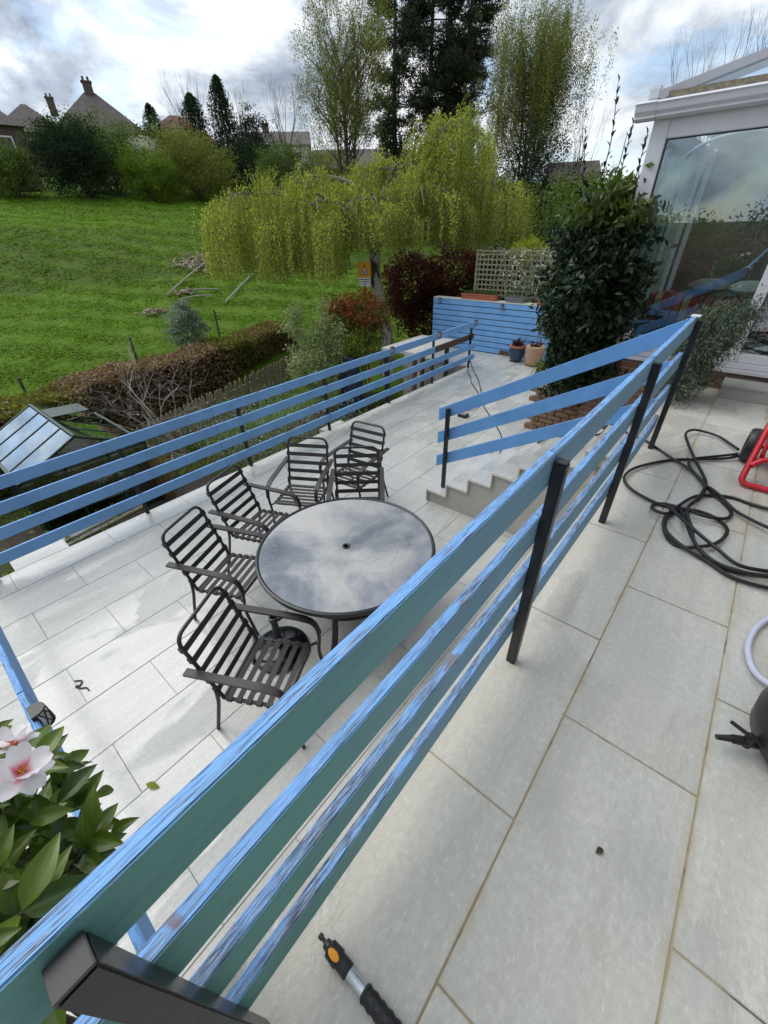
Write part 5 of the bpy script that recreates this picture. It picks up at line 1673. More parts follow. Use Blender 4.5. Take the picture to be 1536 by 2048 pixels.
for k in range(bars - 1):
    ya = y0g + (y1g - y0g) * k / (bars - 1) + 0.017
    yb = y0g + (y1g - y0g) * (k + 1) / (bars - 1) - 0.017
    for sg in (-1, 1):
        if sg == 1 and k == 2:
            continue
        nrm = Vector((sg * (zr - ze), 0, hw)).normalized() * 0.004
        q_ = [Vector((gx + sg * 0.03, ya, zr - 0.014)), Vector((gx + sg * 0.03, yb, zr - 0.014)), Vector((gx + sg * (hw - 0.02), yb, ze + 0.011)), Vector((gx + sg * (hw - 0.02), ya, ze + 0.011))]
        MB().add([p + nrm for p in q_] + [p - nrm * 0.2 for p in q_], [(0, 1, 2, 3), (7, 6, 5, 4), (0, 4, 5, 1), (1, 5, 6, 2), (2, 6, 7, 3), (3, 7, 4, 0)]).build('roof_pane', green_glass, gh)
        MB().box(gx + sg * hw - 0.003, gx + sg * hw + 0.003, ya, yb, -2.66, ze - 0.03).build('side_pane', green_glass, gh)
ya, yb = y0g + (y1g - y0g) * 0.5 + 0.01, y0g + (y1g - y0g) * 0.75 - 0.01
MB().add([(gx + 0.03, ya, zr + 0.02), (gx + 0.03, yb, zr + 0.02), (gx + 0.62, yb, zr - 0.02), (gx + 0.62, ya, zr - 0.02), (gx + 0.03, ya, zr + 0.03), (gx + 0.03, yb, zr + 0.03), (gx + 0.62, yb, zr - 0.01), (gx + 0.62, ya, zr - 0.01)],
         [(3, 2, 1, 0), (4, 5, 6, 7), (0, 1, 5, 4), (1, 2, 6, 5), (2, 3, 7, 6), (3, 0, 4, 7)]).build('roof_vent', plain('vent_green', (0.05, 0.075, 0.058), 0.35, 0, 0.2, 5), gh)
MB().add([(gx - hw + 0.02, y0g - 0.004, -2.66), (gx + hw - 0.02, y0g - 0.004, -2.66), (gx + hw - 0.02, y0g - 0.004, ze - 0.02), (gx, y0g - 0.004, zr - 0.03), (gx - hw + 0.02, y0g - 0.004, ze - 0.02)], [(0, 1, 2, 3, 4)]).build('gable_pane', green_glass, gh)
MB().box(gx - 0.8, gx + 0.85, y0g + 0.4, y1g - 0.1, -2.2, -2.12).build('staging_bench', brown_wood, gh)
gi = np.stack([rng.uniform(gx - 0.8, gx + 0.8, 700), rng.uniform(y0g + 0.4, y1g - 0.2, 700), rng.uniform(-2.12, -1.75, 700)], 1)
stuff(leaf_cloud('seedlings', gi, 0.08, leaf_mid, gh, 0.4, (0, 0, 0.6)))

pf = empty('picket_fence', (5.5, 10.4, -2.7), 'dark brown picket fence with rounded tops below the hedge', 'fence')
fa, fb = Vector((2.3, 9.2, -2.7)), Vector((9.2, 11.62, -2.7))
fd = (fb - fa).normalized()
fa_len = (fb - fa).length
fn = Vector((-fd.y, fd.x, 0))
pk = MB()
w_ = 0.052
outl = [(-w_, 0.0), (w_, 0.0), (w_, 0.86), (w_ * 0.8, 0.90), (w_ * 0.4, 0.93), (0, 0.94), (-w_ * 0.4, 0.93), (-w_ * 0.8, 0.90), (-w_, 0.86)]
pk.poly_prism(outl, 'y', -0.009, 0.009)
pk_m = pk.mesh('picket', picket_mat)
npk = int(fa_len / 0.135)
for k in range(npk):
    p = fa + fd * (k * 0.135)
    o = link('picket', pk_m, pf, p + Vector((0, 0, random.uniform(-0.03, 0.02))) - pf.location, (random.gauss(0, .02), random.gauss(0, .02), math.atan2(fd.y, fd.x)))
for z in (0.25, 0.68):
    MB().bar(fa + fn * 0.03 + Vector((0, 0, z)), fb + fn * 0.03 + Vector((0, 0, z)), 0.03, 0.07).build('rail', picket_mat, pf)

hd = empty('beech_hedge', (5.0, 12.3, -2.6), 'clipped beech hedge, coppery brown and green, along the field edge', 'hedge')
hl = [(-1.5, 10.8), (0.9, 11.3), (2.6, 12.2), (4.0, 12.4), (6.2, 12.7), (8.9, 13.5), (10.3, 13.6)]
hp_ = catmull([(x, y, 0) for x, y in hl], 30)
H_pts = []
for k in range(34000):
    i = rng.integers(0, len(hp_) - 1)
    a, b = hp_[i], hp_[i + 1]
    t = rng.random()
    c = a * (1 - t) + b * t
    d = (b - a).normalized()
    nn = Vector((d.y, -d.x, 0))
    top = -1.30 + 0.05 * math.sin(c.x * 2.1) + 0.03 * math.sin(c.x * 5.3)
    f_ = rng.random()
    if f_ < 0.48:
        s, z = rng.uniform(-0.62, 0.62), top + rng.normal(0, 0.04)
    elif f_ < 0.92:
        s, z = 0.62 + rng.normal(0, 0.05) + 0.05 * math.sin(c.x * 4), rng.uniform(-2.65, top)
    else:
        s, z = -0.62, rng.uniform(-2.6, top)
    H_pts.append((c.x + nn.x * s, c.y + nn.y * s, z))
H_pts = np.array(H_pts)
gmask = (np.sin(H_pts[:, 0] * 0.85 + 0.9) + 0.55 * np.sin(H_pts[:, 0] * 2.3 + H_pts[:, 2] * 2) + rng.normal(0, 0.55, len(H_pts))) > 0.45
stuff(leaf_cloud('copper_foliage', H_pts[~gmask], 0.085, leaf_beech, hd, 0.6))
stuff(leaf_cloud('green_foliage', H_pts[gmask], 0.085, leaf_beech_green, hd, 0.6))
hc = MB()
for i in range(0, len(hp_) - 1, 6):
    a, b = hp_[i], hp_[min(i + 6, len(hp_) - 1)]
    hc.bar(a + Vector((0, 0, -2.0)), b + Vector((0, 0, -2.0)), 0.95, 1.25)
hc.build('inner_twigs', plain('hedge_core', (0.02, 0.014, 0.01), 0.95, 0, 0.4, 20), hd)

bs = empty('bare_shrub', (3.5, 9.15, -2.7), 'leafless lichen-pale shrub sprawling in front of the hedge', 'shrub')
mb = MB()
random.seed(21)
for d, ln in (((-0.35, 0.15, 1.0), 1.05), ((-0.9, 0.0, 0.75), 1.0), ((-0.7, 0.25, 1.1), 1.15), ((-0.05, 0.1, 1.1), 0.8), ((-1.0, -0.15, 0.5), 0.8)):
    branch(mb, (3.5, 9.15, -2.7), d, ln * 1.12, 0.036, 4, 0.50, 0.05, 3, 5, 0.62, None, 0.16)
mb.build('branches', pale_bark, bs)

cbn = empty('compost_bin', (8.0, 8.05, -2.7), 'dark blue ribbed domed bin behind the garden railing', 'bin')
MB().lathe([(0.36, 0.0), (0.36, 0.9), (0.30, 1.05), (0.28, 1.12), (0.27, 1.30), (0.24, 1.42), (0.15, 1.50), (0.0001, 1.53)], (8.0, 8.05, -2.7), 32).build('body', dome_blue, cbn)
for k in range(4):
    z = 1.12 + k * 0.075
    MB().lathe([(0.275 - 0.012 * k * k * 0.5, z), (0.296 - 0.012 * k * k * 0.5, z + 0.012), (0.275 - 0.012 * k * k * 0.5, z + 0.03)], (8.0, 8.05, -2.7), 32).build('rib', dome_blue, cbn)

ps = empty('slatted_platform', (8.5, 5.75, -2.7), 'pale boarded platform just outside the far end of the garden railing', 'platform')
for x, y in ((7.4, 5.4), (8.7, 5.4), (8.7, 6.1)):
    MB().box(x - 0.04, x + 0.04, y - 0.04, y + 0.04, -2.7, -0.658).build('leg', brown_wood, ps)
for k in range(3):
    MB().box(7.25, 8.81, 5.28 + k * 0.315, 5.59 + k * 0.315, -0.655, -0.60).build('top_board', grey_panel, ps, 0.004)
MB().box(7.27, 7.33, 6.1, 6.17, -2.7, -0.658).build('corner_post', black_metal, ps)

# garden floor: soil, low planting, stones, boards
gs = MB().box(-3.0, 9.5, 4.87, 9.0, -2.69, -2.66)
structure(gs.build('garden_bed', soil))
def scatter(n, x0, x1, y0, y1, z0, z1):
    return np.stack([rng.uniform(x0, x1, n), rng.uniform(y0, y1, n), z0 + (z1 - z0) * rng.random(n) ** 1.6], 1)
gc = scatter(14000, -1.0, 9.4, 5.0, 8.9, -2.66, -2.25)
nz_ = np.sin(gc[:, 0] * 1.7) + np.sin(gc[:, 1] * 2.1 + gc[:, 0]) > -0.4
o = stuff(leaf_cloud('ground_cover', gc[nz_], 0.09, leaf_lite, None, 0.4, (0, 0, 0.5)))
tag(o, 'low mixed green planting between railing and picket fence', 'ground cover')
gk_ = scatter(5200, 3.6, 7.2, 6.6, 9.6, -2.6, -1.75)
o = stuff(leaf_cloud('border_planting', gk_, 0.085, leaf_grey, None, 0.3, (0, 0, 0.7)))
tag(o, 'grey-green leafy border plants at the foot of the picket fence', 'border plants')
def tuft(loc, n, h, mat, name, label, spread=0.35):
    v, q, rn = [], [], []
    for k in range(n):
        a = random.uniform(0, 6.28)
        l = random.uniform(0.1, 1.0) * spread
        b = np.array(loc) + np.array((random.gauss(0, .05), random.gauss(0, .05), 0))
        t = b + np.array((math.cos(a) * l, math.sin(a) * l, h * random.uniform(0.6, 1.1)))
        m = (b + t) / 2 + np.array((0, 0, h * 0.15))
        s = np.array((-math.sin(a), math.cos(a), 0)) * 0.006
        i = len(v)
        v += [b - s, b + s, m + s, m - s, t + s * 0.3, t - s * 0.3]
        q += [(i, i + 1, i + 2, i + 3), (i + 3, i + 2, i + 4, i + 5)]
        rn += [random.random()] * 6
    me = fast_mesh(name, np.array(v) - np.array(loc), np.array(q), mat, np.array(rn))
    o = link(name, me, None, loc)
    stuff(o)
    return tag(o, label, 'grass tuft')
tuft((2.35, 7.6, -2.66), 130, 1.05, leaf_straw, 'straw_grass', 'tall straw-coloured ornamental grass beside the greenhouse')
tuft((0.9, 5.6, -2.66), 170, 0.95, leaf_lite, 'strap_grass', 'green strap-leaved grass just outside the garden railing', 0.6)
tuft((-0.1, 5.4, -2.66), 120, 0.9, leaf_lite, 'strap_grass', 'leafy green clump at the left end of the garden railing', 0.5)
for k, (x, y, r) in enumerate(((1.75, 5.95, 0.13), (1.95, 5.85, 0.10), (2.1, 6.0, 0.09), (1.2, 5.5, 0.08))):
    bm = bmesh.new()
    bmesh.ops.create_icosphere(bm, subdivisions=2, radius=r)
    for v in bm.verts:
        v.co *= 1 + random.uniform(-.18, .18)
        v.co.z *= 0.7
    me = bpy.data.meshes.new('stone')
    bm.to_mesh(me)
    bm.free()
    me.materials.append(stone_mat)
    o = link('stone', me, None, (x, y, -2.62))
    tag(o, ['largest pale stone among the plants by the greenhouse', 'mid-sized stone right of the largest one', 'small rounded stone at the right of the stone group', 'smallest stone, apart from the others near the railing'][k], 'stone', 'stones in the garden bed')
wp = empty('plank_stack', (0.9, 7.0, -2.66), 'stack of loose planks on the ground in front of the greenhouse', 'planks')
for k in range(6):
    MB().bar((0.1 + 0.05 * k, 6.75 + 0.09 * k, -2.60 + 0.05 * k), (1.6 + 0.04 * k, 7.0 + 0.08 * k, -2.60 + 0.05 * k), 0.10, 0.03).build('plank', [brown_wood, pale_bark, grey_panel][k % 3], wp, 0.002)
kr = empty('garden_path', (8.0, 6.9, -2.66))
structure(kr)
for k in range(7):
    MB().box(6.2 + k * 0.62, 6.79 + k * 0.62, 6.6, 7.2, -2.659, -2.62).build('paving_slab', white_stone, kr, 0.006)

# warning sign
sg_ = empty('warning_sign', (10.0, 9.15, -2.6), 'yellow warning sign with a red-edged triangle on a red post', 'sign')
def sgp(u, z, n=0.0):
    d = Vector((0.74, 0.672, 0))
    r = Vector((0.672, -0.74, 0))
    return Vector((10.0, 9.15, 0)) + r * u - d * n + Vector((0, 0, z))
def sgpoly(name, pts, n0, n1, mat):
    k = len(pts)
    vs_ = [sgp(u, z, n1) for u, z in pts] + [sgp(u, z, n0) for u, z in pts]
    MB().add(vs_, [tuple(range(k)), tuple(range(2 * k - 1, k - 1, -1))] + [(i, k + i, k + (i + 1) % k, (i + 1) % k) for i in range(k)]).build(name, mat, sg_)
sgpoly('post', [(-0.035, -2.6), (0.035, -2.6), (0.035, 0.28), (-0.035, 0.28)], -0.05, 0.0, sign_red)
sgpoly('panel', [(-0.19, 0.44), (0.19, 0.44), (0.19, 0.82), (-0.19, 0.82)], 0.0, 0.010, sign_yellow)
sgpoly('triangle_border', [(-0.125, 0.49), (0.125, 0.49), (0.0, 0.77)], 0.0105, 0.013, sign_red)
sgpoly('triangle', [(-0.088, 0.513), (0.088, 0.513), (0.0, 0.708)], 0.0135, 0.016, white_mat)
for u in (-0.022, 0.024):
    sgpoly('figure', [(u - 0.017, 0.525), (u + 0.017, 0.525), (u + 0.011, 0.59), (u + 0.004, 0.625), (u - 0.006, 0.625), (u - 0.012, 0.58)], 0.0165, 0.018, sign_dark)
sgpoly('text_panel', [(-0.165, 0.22), (0.165, 0.20), (0.17, 0.43), (-0.165, 0.435)], 0.0, 0.010, white_mat)
for z, a, b in ((0.385, -0.13, 0.13), (0.325, -0.09, 0.12), (0.265, -0.05, 0.06)):
    sgpoly('text_line', [(a, z - 0.011), (b, z - 0.014), (b, z + 0.006), (a, z + 0.008)], 0.0105, 0.012, dome_blue)

# ------------------------------------------------------------------ the field
def field_grass():
    n = 230000
    az = rng.uniform(R(38), R(90), n)
    D = 12.5 * (46 / 12.5) ** rng.random(n)
    x, y = D * np.cos(az), D * np.sin(az)
    s = 0.35 * x + 0.94 * y
    k = (s > 12.8)
    x, y, D = x[k], y[k], D[k]
    n = len(x)
    z = TH2(x, y)
    lump = np.sin(x * 1.9 + np.sin(y * 1.3) * 2) * np.sin(y * 2.3 + x * 0.7)
    keep = lump + rng.normal(0, 0.8, n) > -1.1
    x, y, z, D, lump = x[keep], y[keep], z[keep], D[keep], lump[keep]
    n = len(x)
    h = (0.030 + 0.022 * np.clip(lump, 0, 1)) * rng.uniform(0.6, 1.3, n) * (0.6 + D / 45)
    w = 0.014 * (0.6 + D / 14)
    a = rng.uniform(0, 6.28, n)
    lean = rng.normal(0, 1.7, (n, 2)) * h[:, None]
    b = np.stack([x, y, z - 0.01], 1)
    sd = np.stack([np.cos(a) * w, np.sin(a) * w, np.zeros(n)], 1)
    t = b + np.stack([lean[:, 0], lean[:, 1], h], 1)
    v = np.stack([b - sd, b + sd, t + sd * 0.25, t - sd * 0.25], 1).reshape(-1, 3)
    q = np.arange(n * 4).reshape(n, 4)
    tone = np.clip(0.35 + 0.2 * lump + 0.12 * np.sin(x * 0.4 + y * 0.3) + rng.normal(0, 0.17, n), 0, 1)
    bank = (0.35 * x + 0.94 * y > 25) & (0.35 * x + 0.94 * y < 33.5)
    tone = np.where(bank & (rng.random(n) < 0.3), 0.95, tone * 0.85)
    o = stuff(link('field_grass', fast_mesh('field_grass', v, q, blade_mat, np.repeat(tone, 4))))
    tag(o, 'tussocky green grass covering the sloping field', 'grass')
field_grass()
def stick(a, b, r, label):
    a, b = Vector(a), Vector(b)
    a.z, b.z = float(TH2(a.x, a.y)) + 0.10, float(TH2(b.x, b.y)) + 0.12
    pts = catmull([a, (a + b) / 2 + Vector((0.05, 0.02, 0.06)), b], 5)
    tag(MB().tube(pts, r, 6).build('timber_pole', pale_bark), label, 'pole', 'poles lying on the bank')
stick((9.6, 21.2, 0), (14.2, 24.5, 0), 0.04, 'longest pole lying up the bank, left of the twig heap')
stick((11.2, 19.0, 0), (15.5, 22.0, 0), 0.04, 'pole lying up the bank, right of the twig heap')
stick((10.2, 21.1, 0), (11.9, 20.5, 0), 0.035, 'short pole lying level across the bank')
stick((9.7, 20.4, 0), (11.2, 20.0, 0), 0.035, 'lowest short pole at the foot of the bank')
bh = empty('brush_heap', (15.0, 23.8, float(TH2(15.0, 23.8))), 'pale heap of cut twigs and chippings on the bank', 'brush heap')
mb = MB()
for k in range(420):
    t = rng.random()
    c = np.array((12.6, 24.3)) * (1 - t) + np.array((16.6, 23.2)) * t + rng.normal(0, 0.45, 2)
    z = float(TH2(c[0], c[1])) + 0.28 * math.sin(math.pi * t) * random.random() + 0.06
    a = random.uniform(0, 3.14)
    l = random.uniform(0.15, 0.5)
    d = Vector((math.cos(a) * l, math.sin(a) * l, random.uniform(-.08, .16)))
    p = Vector((c[0], c[1], z))
    mb.bar(p - d / 2, p + d / 2, 0.05, 0.04)
stuff(mb.build('twigs', plain('chippings', (0.34, 0.27, 0.20), 0.9, 0, 0.4, 3), bh))
for k, (x, y) in enumerate(((10.4, 21.0), (8.2, 19.7))):
    o = empty('rubble_pile', (x, y, float(TH2(x, y))), ['small heap of rubble by the short pole', 'small pale rubble heap lowest on the bank'][k], 'rubble', 'rubble on the bank')
    mb = MB()
    for j in range(26):
        p = Vector((x + random.gauss(0, .25), y + random.gauss(0, .2), float(TH2(x, y)) + random.uniform(0.02, 0.2)))
        d = Vector((random.gauss(0, .1), random.gauss(0, .1), random.gauss(0, .04)))
        mb.bar(p, p + d + Vector((0.05, 0, 0)), 0.10, 0.07)
    stuff(mb.build('stones', plain('rubble_%d' % k, (0.32, 0.25, 0.20), 0.9, 0, 0.4, 4), o))
fpo = [(1.9, 13.9), (5.0, 14.4), (8.4, 15.2)]
for k, (x, y) in enumerate(fpo):
    z = float(TH2(x, y))
    tag(MB().tube([(x, y, z - 0.2), (x + 0.02, y, z + 1.15)], 0.035, 6).build('fence_stake', bark), ['leftmost thin stake beyond the hedge', 'thin stake beyond the middle of the hedge', 'thin stake beyond the right end of the hedge'][k], 'stake', 'stakes behind the hedge')

# ------------------------------------------------------------------ far shrubs and trees
def G(x, y):
    return float(TH(x, y))
def bush(label, x, y, w, ztop, mat, n_, size_, group='shrubs along the top of the field', zb=None, name='field_shrub', lobes=5):
    n, size = int(n_ * 2.0), size_ * 0.62
    zb = G(x, y) - 0.2 if zb is None else zb
    h = ztop - zb
    blobs = []
    for k in range(lobes):
        u = random.uniform(-0.5, 0.5) * w * 0.62
        a = Vector((0.5, -0.866, 0))
        r = w * random.uniform(0.26, 0.36)
        hz_ = h * random.uniform(0.28, 0.42)
        zc = zb + h * random.uniform(0.35, 0.68)
        blobs.append((x + a.x * u + random.gauss(0, .2), y + a.y * u + random.gauss(0, .2), min(zc, ztop - hz_ * 0.95), r, r, hz_))
    blobs.append((x, y, zb + h * 0.62, w * 0.36, w * 0.36, h * 0.38))
    blobs.append((x, y, zb + h * 0.25, w * 0.45, w * 0.42, h * 0.27))
    return shrub(name, label, (x, y, zb + 0.1), blobs, n, max(80, n // 22), w * 0.022 + 0.07, size, mat, group, 0.5, (0, 0, 0.25), 6, None, 0.45, 'shrub', 0.05)
random.seed(5)
bush('low light green shrub at the far left edge of the field', 11.2, 42.4, 4.2, 7.0, leaf_mid, 5200, 0.22)
bush('dark shrub low at the far left edge behind the light one', 9.0, 45.0, 5.0, 6.6, leaf_dark, 3000, 0.24)
bush('biggest dark blue-green shrub at the top of the field', 14.9, 40.4, 6.4, 8.5, leaf_dark, 13000, 0.22, lobes=8)
bush('broad mid green shrub mass below the hipped roof', 19.0, 45.0, 11.0, 9.8, leaf_mid, 18000, 0.25, lobes=9)
bush('dark green shrub between the light shrub and the skyline', 22.0, 43.5, 6.0, 9.0, leaf_dark, 6000, 0.24)
bush('bright light green shrub right of the big dark one', 18.2, 37.8, 4.2, 6.9, leaf_lite, 8000, 0.19, lobes=7)
bush('olive green willowy shrub in the middle of the field edge', 21.8, 37.2, 6.2, 8.4, leaf_olive, 13000, 0.19, lobes=8)
bush('shrub with white blossom on its crown', 19.8, 40.0, 2.8, 7.7, leaf_white, 800, 0.16, zb=6.4)
bush('coppery brown shrub tip behind the olive one', 23.4, 39.6, 1.9, 9.4, leaf_beech, 1500, 0.16)
bush('dark shrub at the foot of the conifers', 27.0, 39.0, 7.0, 8.4, leaf_dark, 8000, 0.24, lobes=7)
bush('green shrub left of the weeping birch crown', 26.5, 32.5, 6.0, 7.5, leaf_mid, 8000, 0.2, lobes=7)
bush('olive shrub above the left side of the weeping birch', 29.5, 30.0, 6.0, 7.2, leaf_olive, 6000, 0.2)
bush('second green shrub behind the weeping birch crown', 24.0, 27.0, 5.2, 4.9, leaf_olive, 4200, 0.2)
bush('ivy-dark bank of shrubs beneath the pines', 31.0, 24.0, 8.5, 6.3, leaf_dark, 9000, 0.22, lobes=7)
bush('dark shrubs filling under the right of the pines', 31.5, 19.0, 6.5, 5.8, leaf_dark, 6000, 0.22)
bush('dark evergreen shrub below the right-hand birch', 27.4, 12.3, 4.8, 6.6, leaf_dark, 9000, 0.2, lobes=7)
bush('dark low shrub at the foot of the right-hand birch', 26.0, 9.6, 4.2, 4.3, leaf_dark, 5500, 0.2)
bush('green shrub under the small roof on the right', 24.5, 8.0, 3.8, 3.6, leaf_mid, 4600, 0.2)

bush('leafy tree mass beyond the left side of the garden, mirrored in the conservatory', -17.0, 6.0, 9.0, 1.8, leaf_olive, 20000, 0.26, 'shrubs beyond the left side of the garden', -2.8)
bush('dark tree mass beyond the left side of the garden, nearest the house', -17.0, -1.0, 8.0, 2.1, leaf_dark, 20000, 0.26, 'shrubs beyond the left side of the garden', -2.8)
bush('coppery hedge mass beyond the left side of the garden', -14.0, 2.5, 7.0, 1.2, leaf_beech, 16000, 0.24, 'shrubs beyond the left side of the garden', -2.8)
bush('mid green tree mass beyond the left side of the garden, farthest out', -18.0, 13.0, 9.0, 2.2, leaf_mid, 20000, 0.26, 'shrubs beyond the left side of the garden', -2.8)

def conifer(label, x, y, w, ztop, mat, n, lean=0.0):
    zb = G(x, y) - 0.2
    h = ztop - zb
    o = empty('conifer', (x, y, zb), label, 'tree', 'dark conifers on the skyline')
    MB().tube([(x, y, zb), (x, y, ztop - 0.6)], [0.16, 0.03], 6).build('trunk', bark, o)
    t = rng.random(n) ** 0.8
    cl_ = rng.integers(0, 60, n)
    ca = rng.uniform(0, 6.28, 60)
    r = w / 2 * (1 - t) ** 0.45 * rng.uniform(0.35, 1.2, n) * (0.75 + 0.25 * np.sin(ca[cl_] * 3 + t * 9)) 
    a = ca[cl_] + rng.normal(0, 0.35, n)
    pts = np.stack([x + r * np.cos(a) + lean * t, y + r * np.sin(a), zb + 0.2 + h * t * 0.985 + 0.0 * r], 1)
    stuff(leaf_cloud('crown', pts, 0.20, mat, o, 0.35, (0, 0, 0.9)))
conifer('narrow dark conifer, left of the tall pair', 26.0, 42.5, 4.2, 11.0, leaf_dark, 8200)
conifer('tallest narrow dark conifer on the left skyline', 28.1, 41.4, 3.8, 12.2, leaf_dark, 9000)
conifer('small dark conifer beside the hipped roof', 23.2, 44.4, 3.0, 10.3, leaf_dark, 4200)
bush('ivy-covered dark tree right of the conifers', 30.4, 39.7, 4.2, 10.9, leaf_dark, 6500, 0.22, group='dark conifers on the skyline', name='ivy_tree')

def bare_tree(label, x, y, ztop, spread, seed, r=0.09, kids=3, depth=4, mat=twig_mat, group='bare trees on the skyline', stems=3):
    random.seed(seed)
    zb = G(x, y)
    h = ztop - zb
    o = empty('bare_tree', (x, y, zb), label, 'tree', group)
    tr_, br = MB(), MB()
    tr_.tube([(x, y, zb - 0.2), (x + 0.05, y, zb + h * 0.25)], [r * 1.5, r * 1.2], 7)
    tr_.build('trunk', bark, o)
    for k in range(stems):
        a = k * 6.28 / stems
        branch(br, (x + 0.05, y, zb + h * 0.24), (math.cos(a) * spread, math.sin(a) * spread, 1.0), h * 0.30, r, depth, 0.30, 0.55, kids, 4, 0.6, None, 0.08)
    br.build('branches', mat, o)
    return o
bare_tree('pale leafless tree left of the dark conifers', 26.7, 44.6, 12.4, 0.32, 31)
bare_tree('leafless tree just right of the tallest conifer', 31.3, 44.0, 12.9, 0.28, 32)
bare_tree('leafless tree above the far roof and chimney', 34.7, 41.4, 12.6, 0.4, 33)
bare_tree('leafless tree behind the conservatory roof', 24.0, 3.0, 6.9, 0.8, 34, 0.10, 4)
bare_tree('thin bare branches right of the right-hand birch', 27.5, 10.4, 7.2, 0.6, 35, 0.06)

def leafy_tree(name, label, x, y, stems, ztop, w, mat, n_leaf_, size, seed, trunk_mat=bark, r=0.14, hang=0.0, depth=4, group='tall trees behind the weeping birch', kids=3, lowz=0.35, cs=0.16):
    random.seed(seed)
    zb = G(x, y) - 0.3
    h = ztop - zb
    o = empty(name, (x, y, zb), label, 'tree', group)
    tips_ = []
    tb_, bb = MB(), MB()
    for k in range(stems):
        a = k * 6.28 / stems + 0.7
        top = Vector((x + math.cos(a) * w * 0.16, y + math.sin(a) * w * 0.16, zb + h * 0.72))
        path = catmull([(x + math.cos(a) * 0.15, y + math.sin(a) * 0.15, zb), (x + math.cos(a) * w * 0.07, y + math.sin(a) * w * 0.07, zb + h * 0.35), top], 6)
        tb_.tube(path, [r * (1 - 0.055 * i) for i in range(len(path))], 7)
        for j in range(3, len(path)):
            if path[j].z < zb + h * lowz:
                continue
            for m in range(2):
                b_ = random.uniform(0, 6.28)
                branch(bb, path[j], (math.cos(b_) * 0.75, math.sin(b_) * 0.75, 0.75), h * 0.13, r * 0.30, depth - 1, 0.42, 0.35, kids, 4, 0.62, tips_, 0.10)
    tb_.build('trunk', trunk_mat, o)
    bb.build('branches', trunk_mat if trunk_mat is not birch_mat else twig_mat, o)
    tp = np.array([t[0] for t in tips_])
    idx = rng.integers(0, len(tp), n_leaf_)
    pts = tp[idx] + rng.normal(0, cs if not hang else 0.09, (n_leaf_, 3))
    if hang:
        pts[:, 2] -= rng.random(n_leaf_) ** 1.4 * hang
    tone = rng.random(len(tp))[idx] * 0.6 + 0.2
    stuff(leaf_cloud('crown', pts, size, mat, o, 0.45, (0, 0, -0.6 if hang else 0.2), tone))
    return o
leafy_tree('birch', 'open birch just coming into leaf, left of the pines', 23.1, 22.1, 4, 11.6, 5.2, leaf_olive, 42000, 0.085, 41, bark, 0.12, 0.9, 4, kids=3, lowz=0.3)
leafy_tree('birch', 'drooping birch with green haze of leaves, right of the pines', 29.9, 13.9, 4, 11.2, 3.6, leaf_olive, 85000, 0.085, 42, bark, 0.11, 2.2, 4, kids=3, lowz=0.38)
def pine(label, x, y, ztop, w, seed, lean):
    random.seed(seed)
    zb = G(x, y) - 0.3
    h = ztop - zb
    o = empty('pine', (x, y, zb), label, 'tree', 'tall trees behind the weeping birch')
    top = Vector((x + lean, y, ztop))
    MB().tube(catmull([(x, y, zb), (x + lean * 0.3, y + 0.1, zb + h * 0.5), top], 6), [0.24 - 0.015 * i for i in range(13)], 8).build('trunk', bark, o)
    bb = MB()
    P, T = [], []
    for k in range(92):
        t = random.uniform(0.22, 1.0)
        a = random.uniform(0, 6.28)
        L = w / 2 * (0.55 + 0.6 * math.sin(math.pi * min(1, (1.08 - t) * 1.05))) * random.uniform(0.5, 1.0) * (0.7 if t < 0.45 else 1.0)
        s = Vector((x + lean * t, y, zb + h * t))
        e = s + Vector((math.cos(a) * L, math.sin(a) * L, random.uniform(-0.35, 0.35)))
        pth = catmull([s, (s + e) / 2 + Vector((0, 0, -0.12)), e], 3)
        bb.tube(pth, [0.045 - 0.005 * i for i in range(len(pth))], 4, cap=False)
        dens = 1.0 if t > 0.45 else 0.6
        for m in range(int(12 * dens)):
            c = s.lerp(e, random.uniform(0.35, 1.0)) + Vector((random.gauss(0, .22), random.gauss(0, .22), random.gauss(0.05, .16)))
            nn = 22
            P.append(np.array(c) + rng.normal(0, 0.17, (nn, 3)) * np.array((1, 1, 0.7)))
            T.append(np.full(nn, random.random() * 0.7))
    bb.build('branches', bark, o)
    stuff(leaf_cloud('needles', np.concatenate(P), 0.24, leaf_pine, o, 0.22, (0, 0, 0.5), np.concatenate(T)))
pine('tall dark pine, leftmost of the pine group', 29.6, 23.6, 15.0, 4.2, 51, 0.2)
pine('tallest dark pine in the middle of the group', 32.0, 22.3, 16.5, 5.0, 52, -0.1)
pine('tall dark pine, rightmost of the pine group', 33.2, 20.4, 15.2, 4.4, 53, 0.2)
pine('slimmer pine standing behind the middle one', 35.4, 23.4, 15.5, 4.6, 54, 0.0)

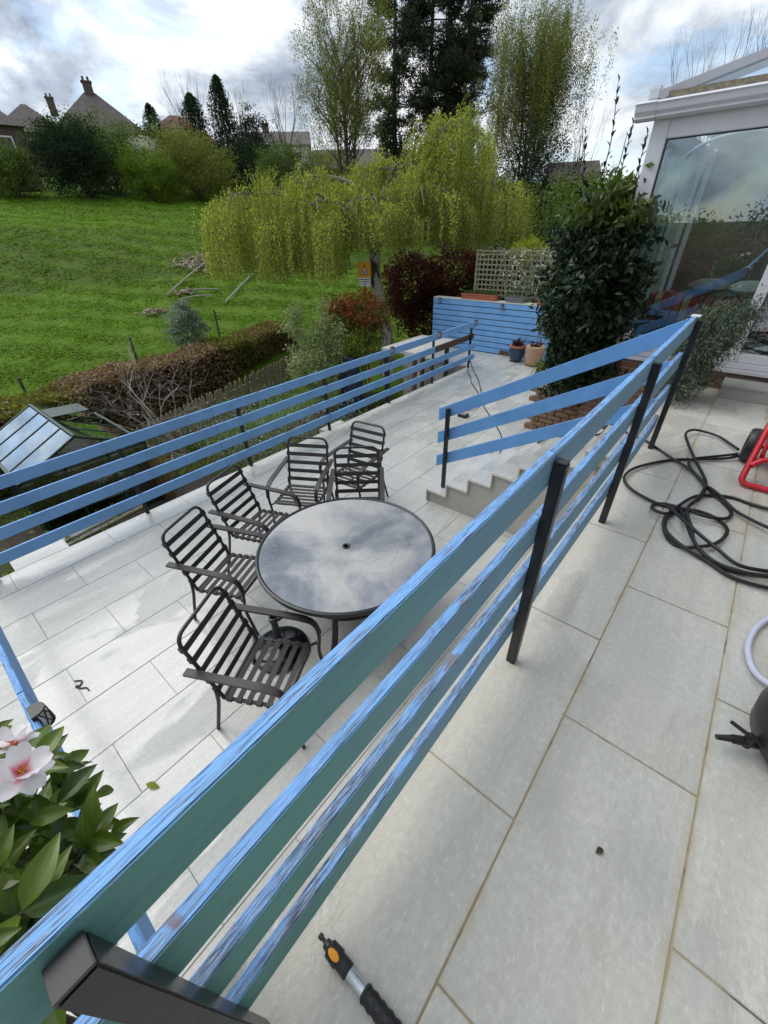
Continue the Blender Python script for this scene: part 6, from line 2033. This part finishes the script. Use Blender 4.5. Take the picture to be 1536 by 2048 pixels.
# ------------------------------------------------------------------ far houses
def house(label, x, y, yaw, w, d, zb, ze_, zr_, roofm, wallm, hip=True, chimneys=((0.0, 0.0),), group='houses on the skyline'):
    o = empty('far_house', (x, y, zb), label, 'house', group, yaw)
    MB().box(-w / 2, w / 2, -d / 2, d / 2, 0, ze_ - zb).build('wall', wallm, o, 0, True)
    e = 0.35
    hi = (w / 2 - d / 2) if (hip and w > d) else (0.05 if hip else w / 2 + e)
    v = [(-w / 2 - e, -d / 2 - e, ze_ - zb), (w / 2 + e, -d / 2 - e, ze_ - zb), (w / 2 + e, d / 2 + e, ze_ - zb), (-w / 2 - e, d / 2 + e, ze_ - zb), (-hi, 0, zr_ - zb), (hi, 0, zr_ - zb)]
    rf_ = MB().add(v, [(0, 1, 5, 4), (2, 3, 4, 5), (1, 2, 5), (3, 0, 4), (3, 2, 1, 0)]).build('roof', roofm, o, 0, True)
    for cx_, cy_ in chimneys:
        c_ = MB().box(cx_ - 0.42, cx_ + 0.42, cy_ - 0.3, cy_ + 0.3, zr_ - zb - 0.9, zr_ - zb + 0.7)
        c_.box(cx_ - 0.5, cx_ + 0.5, cy_ - 0.38, cy_ + 0.38, zr_ - zb + 0.701, zr_ - zb + 0.82)
        ch_o = c_.build('chimney', dark_wall, rf_, 0, True)
        for u in (-0.22, 0.22):
            MB().tube([(cx_ + u, cy_, zr_ - zb + 0.82), (cx_ + u, cy_, zr_ - zb + 1.15)], 0.11, 8).build('chimney_pot', dark_wall, o, 0, True)
    for k in range(3):
        wx = -w * 0.32 + k * w * 0.32
        f_ = MB().box(wx - 0.6, wx + 0.6, -d / 2 - 0.05, -d / 2 - 0.005, (ze_ - zb) - 1.9, (ze_ - zb) - 0.6).build('window', white_upvc, o, 0, True)
        MB().box(wx - 0.5, wx + 0.5, -d / 2 - 0.06, -d / 2 - 0.051, (ze_ - zb) - 1.8, (ze_ - zb) - 0.7).build('pane', sign_dark, f_, 0, True)
    return o
house('house with a broad grey hipped roof and central chimney on the left skyline', 25.7, 60.5, R(-23), 10.5, 9.5, 6.2, 9.0, 13.7, roof_tile, pale_render, True, ((0.0, 0.0),))
house('dark house at the far left edge, its roof sloping down to the right', 12.2, 54.6, R(-12), 7.5, 7.5, 5.0, 8.9, 12.4, roof_tile, dark_wall, True, ())
house('small distant house with two chimneys between the larger roofs', 25.0, 78.5, R(-20), 7.0, 6.5, 8.3, 12.2, 15.2, roof_tile, dark_wall, True, ((-3.0, 0.0), (3.0, 0.0)))
house('red-roofed house half hidden by the conifers', 34.5, 60.7, R(-30), 8.5, 7.5, 6.9, 10.0, 13.0, roof_red, dark_wall, True, ())
house('long low roof with a chimney right of the bare trees', 47.5, 58.9, R(-42), 9.0, 6.5, 7.2, 10.8, 12.6, roof_tile, pale_render, False, ((-1.0, 0.0),))
house('pale bungalow glimpsed behind the birch and pines', 35.5, 32.6, R(-45), 8.0, 6.0, 3.3, 5.8, 7.4, roof_tile, pale_render, False, ())
house('dark roof gable low on the right behind the laurel', 28.6, 10.5, R(-60), 1.9, 3.0, -1.4, 3.2, 4.25, roof_tile, dark_wall, False, ())
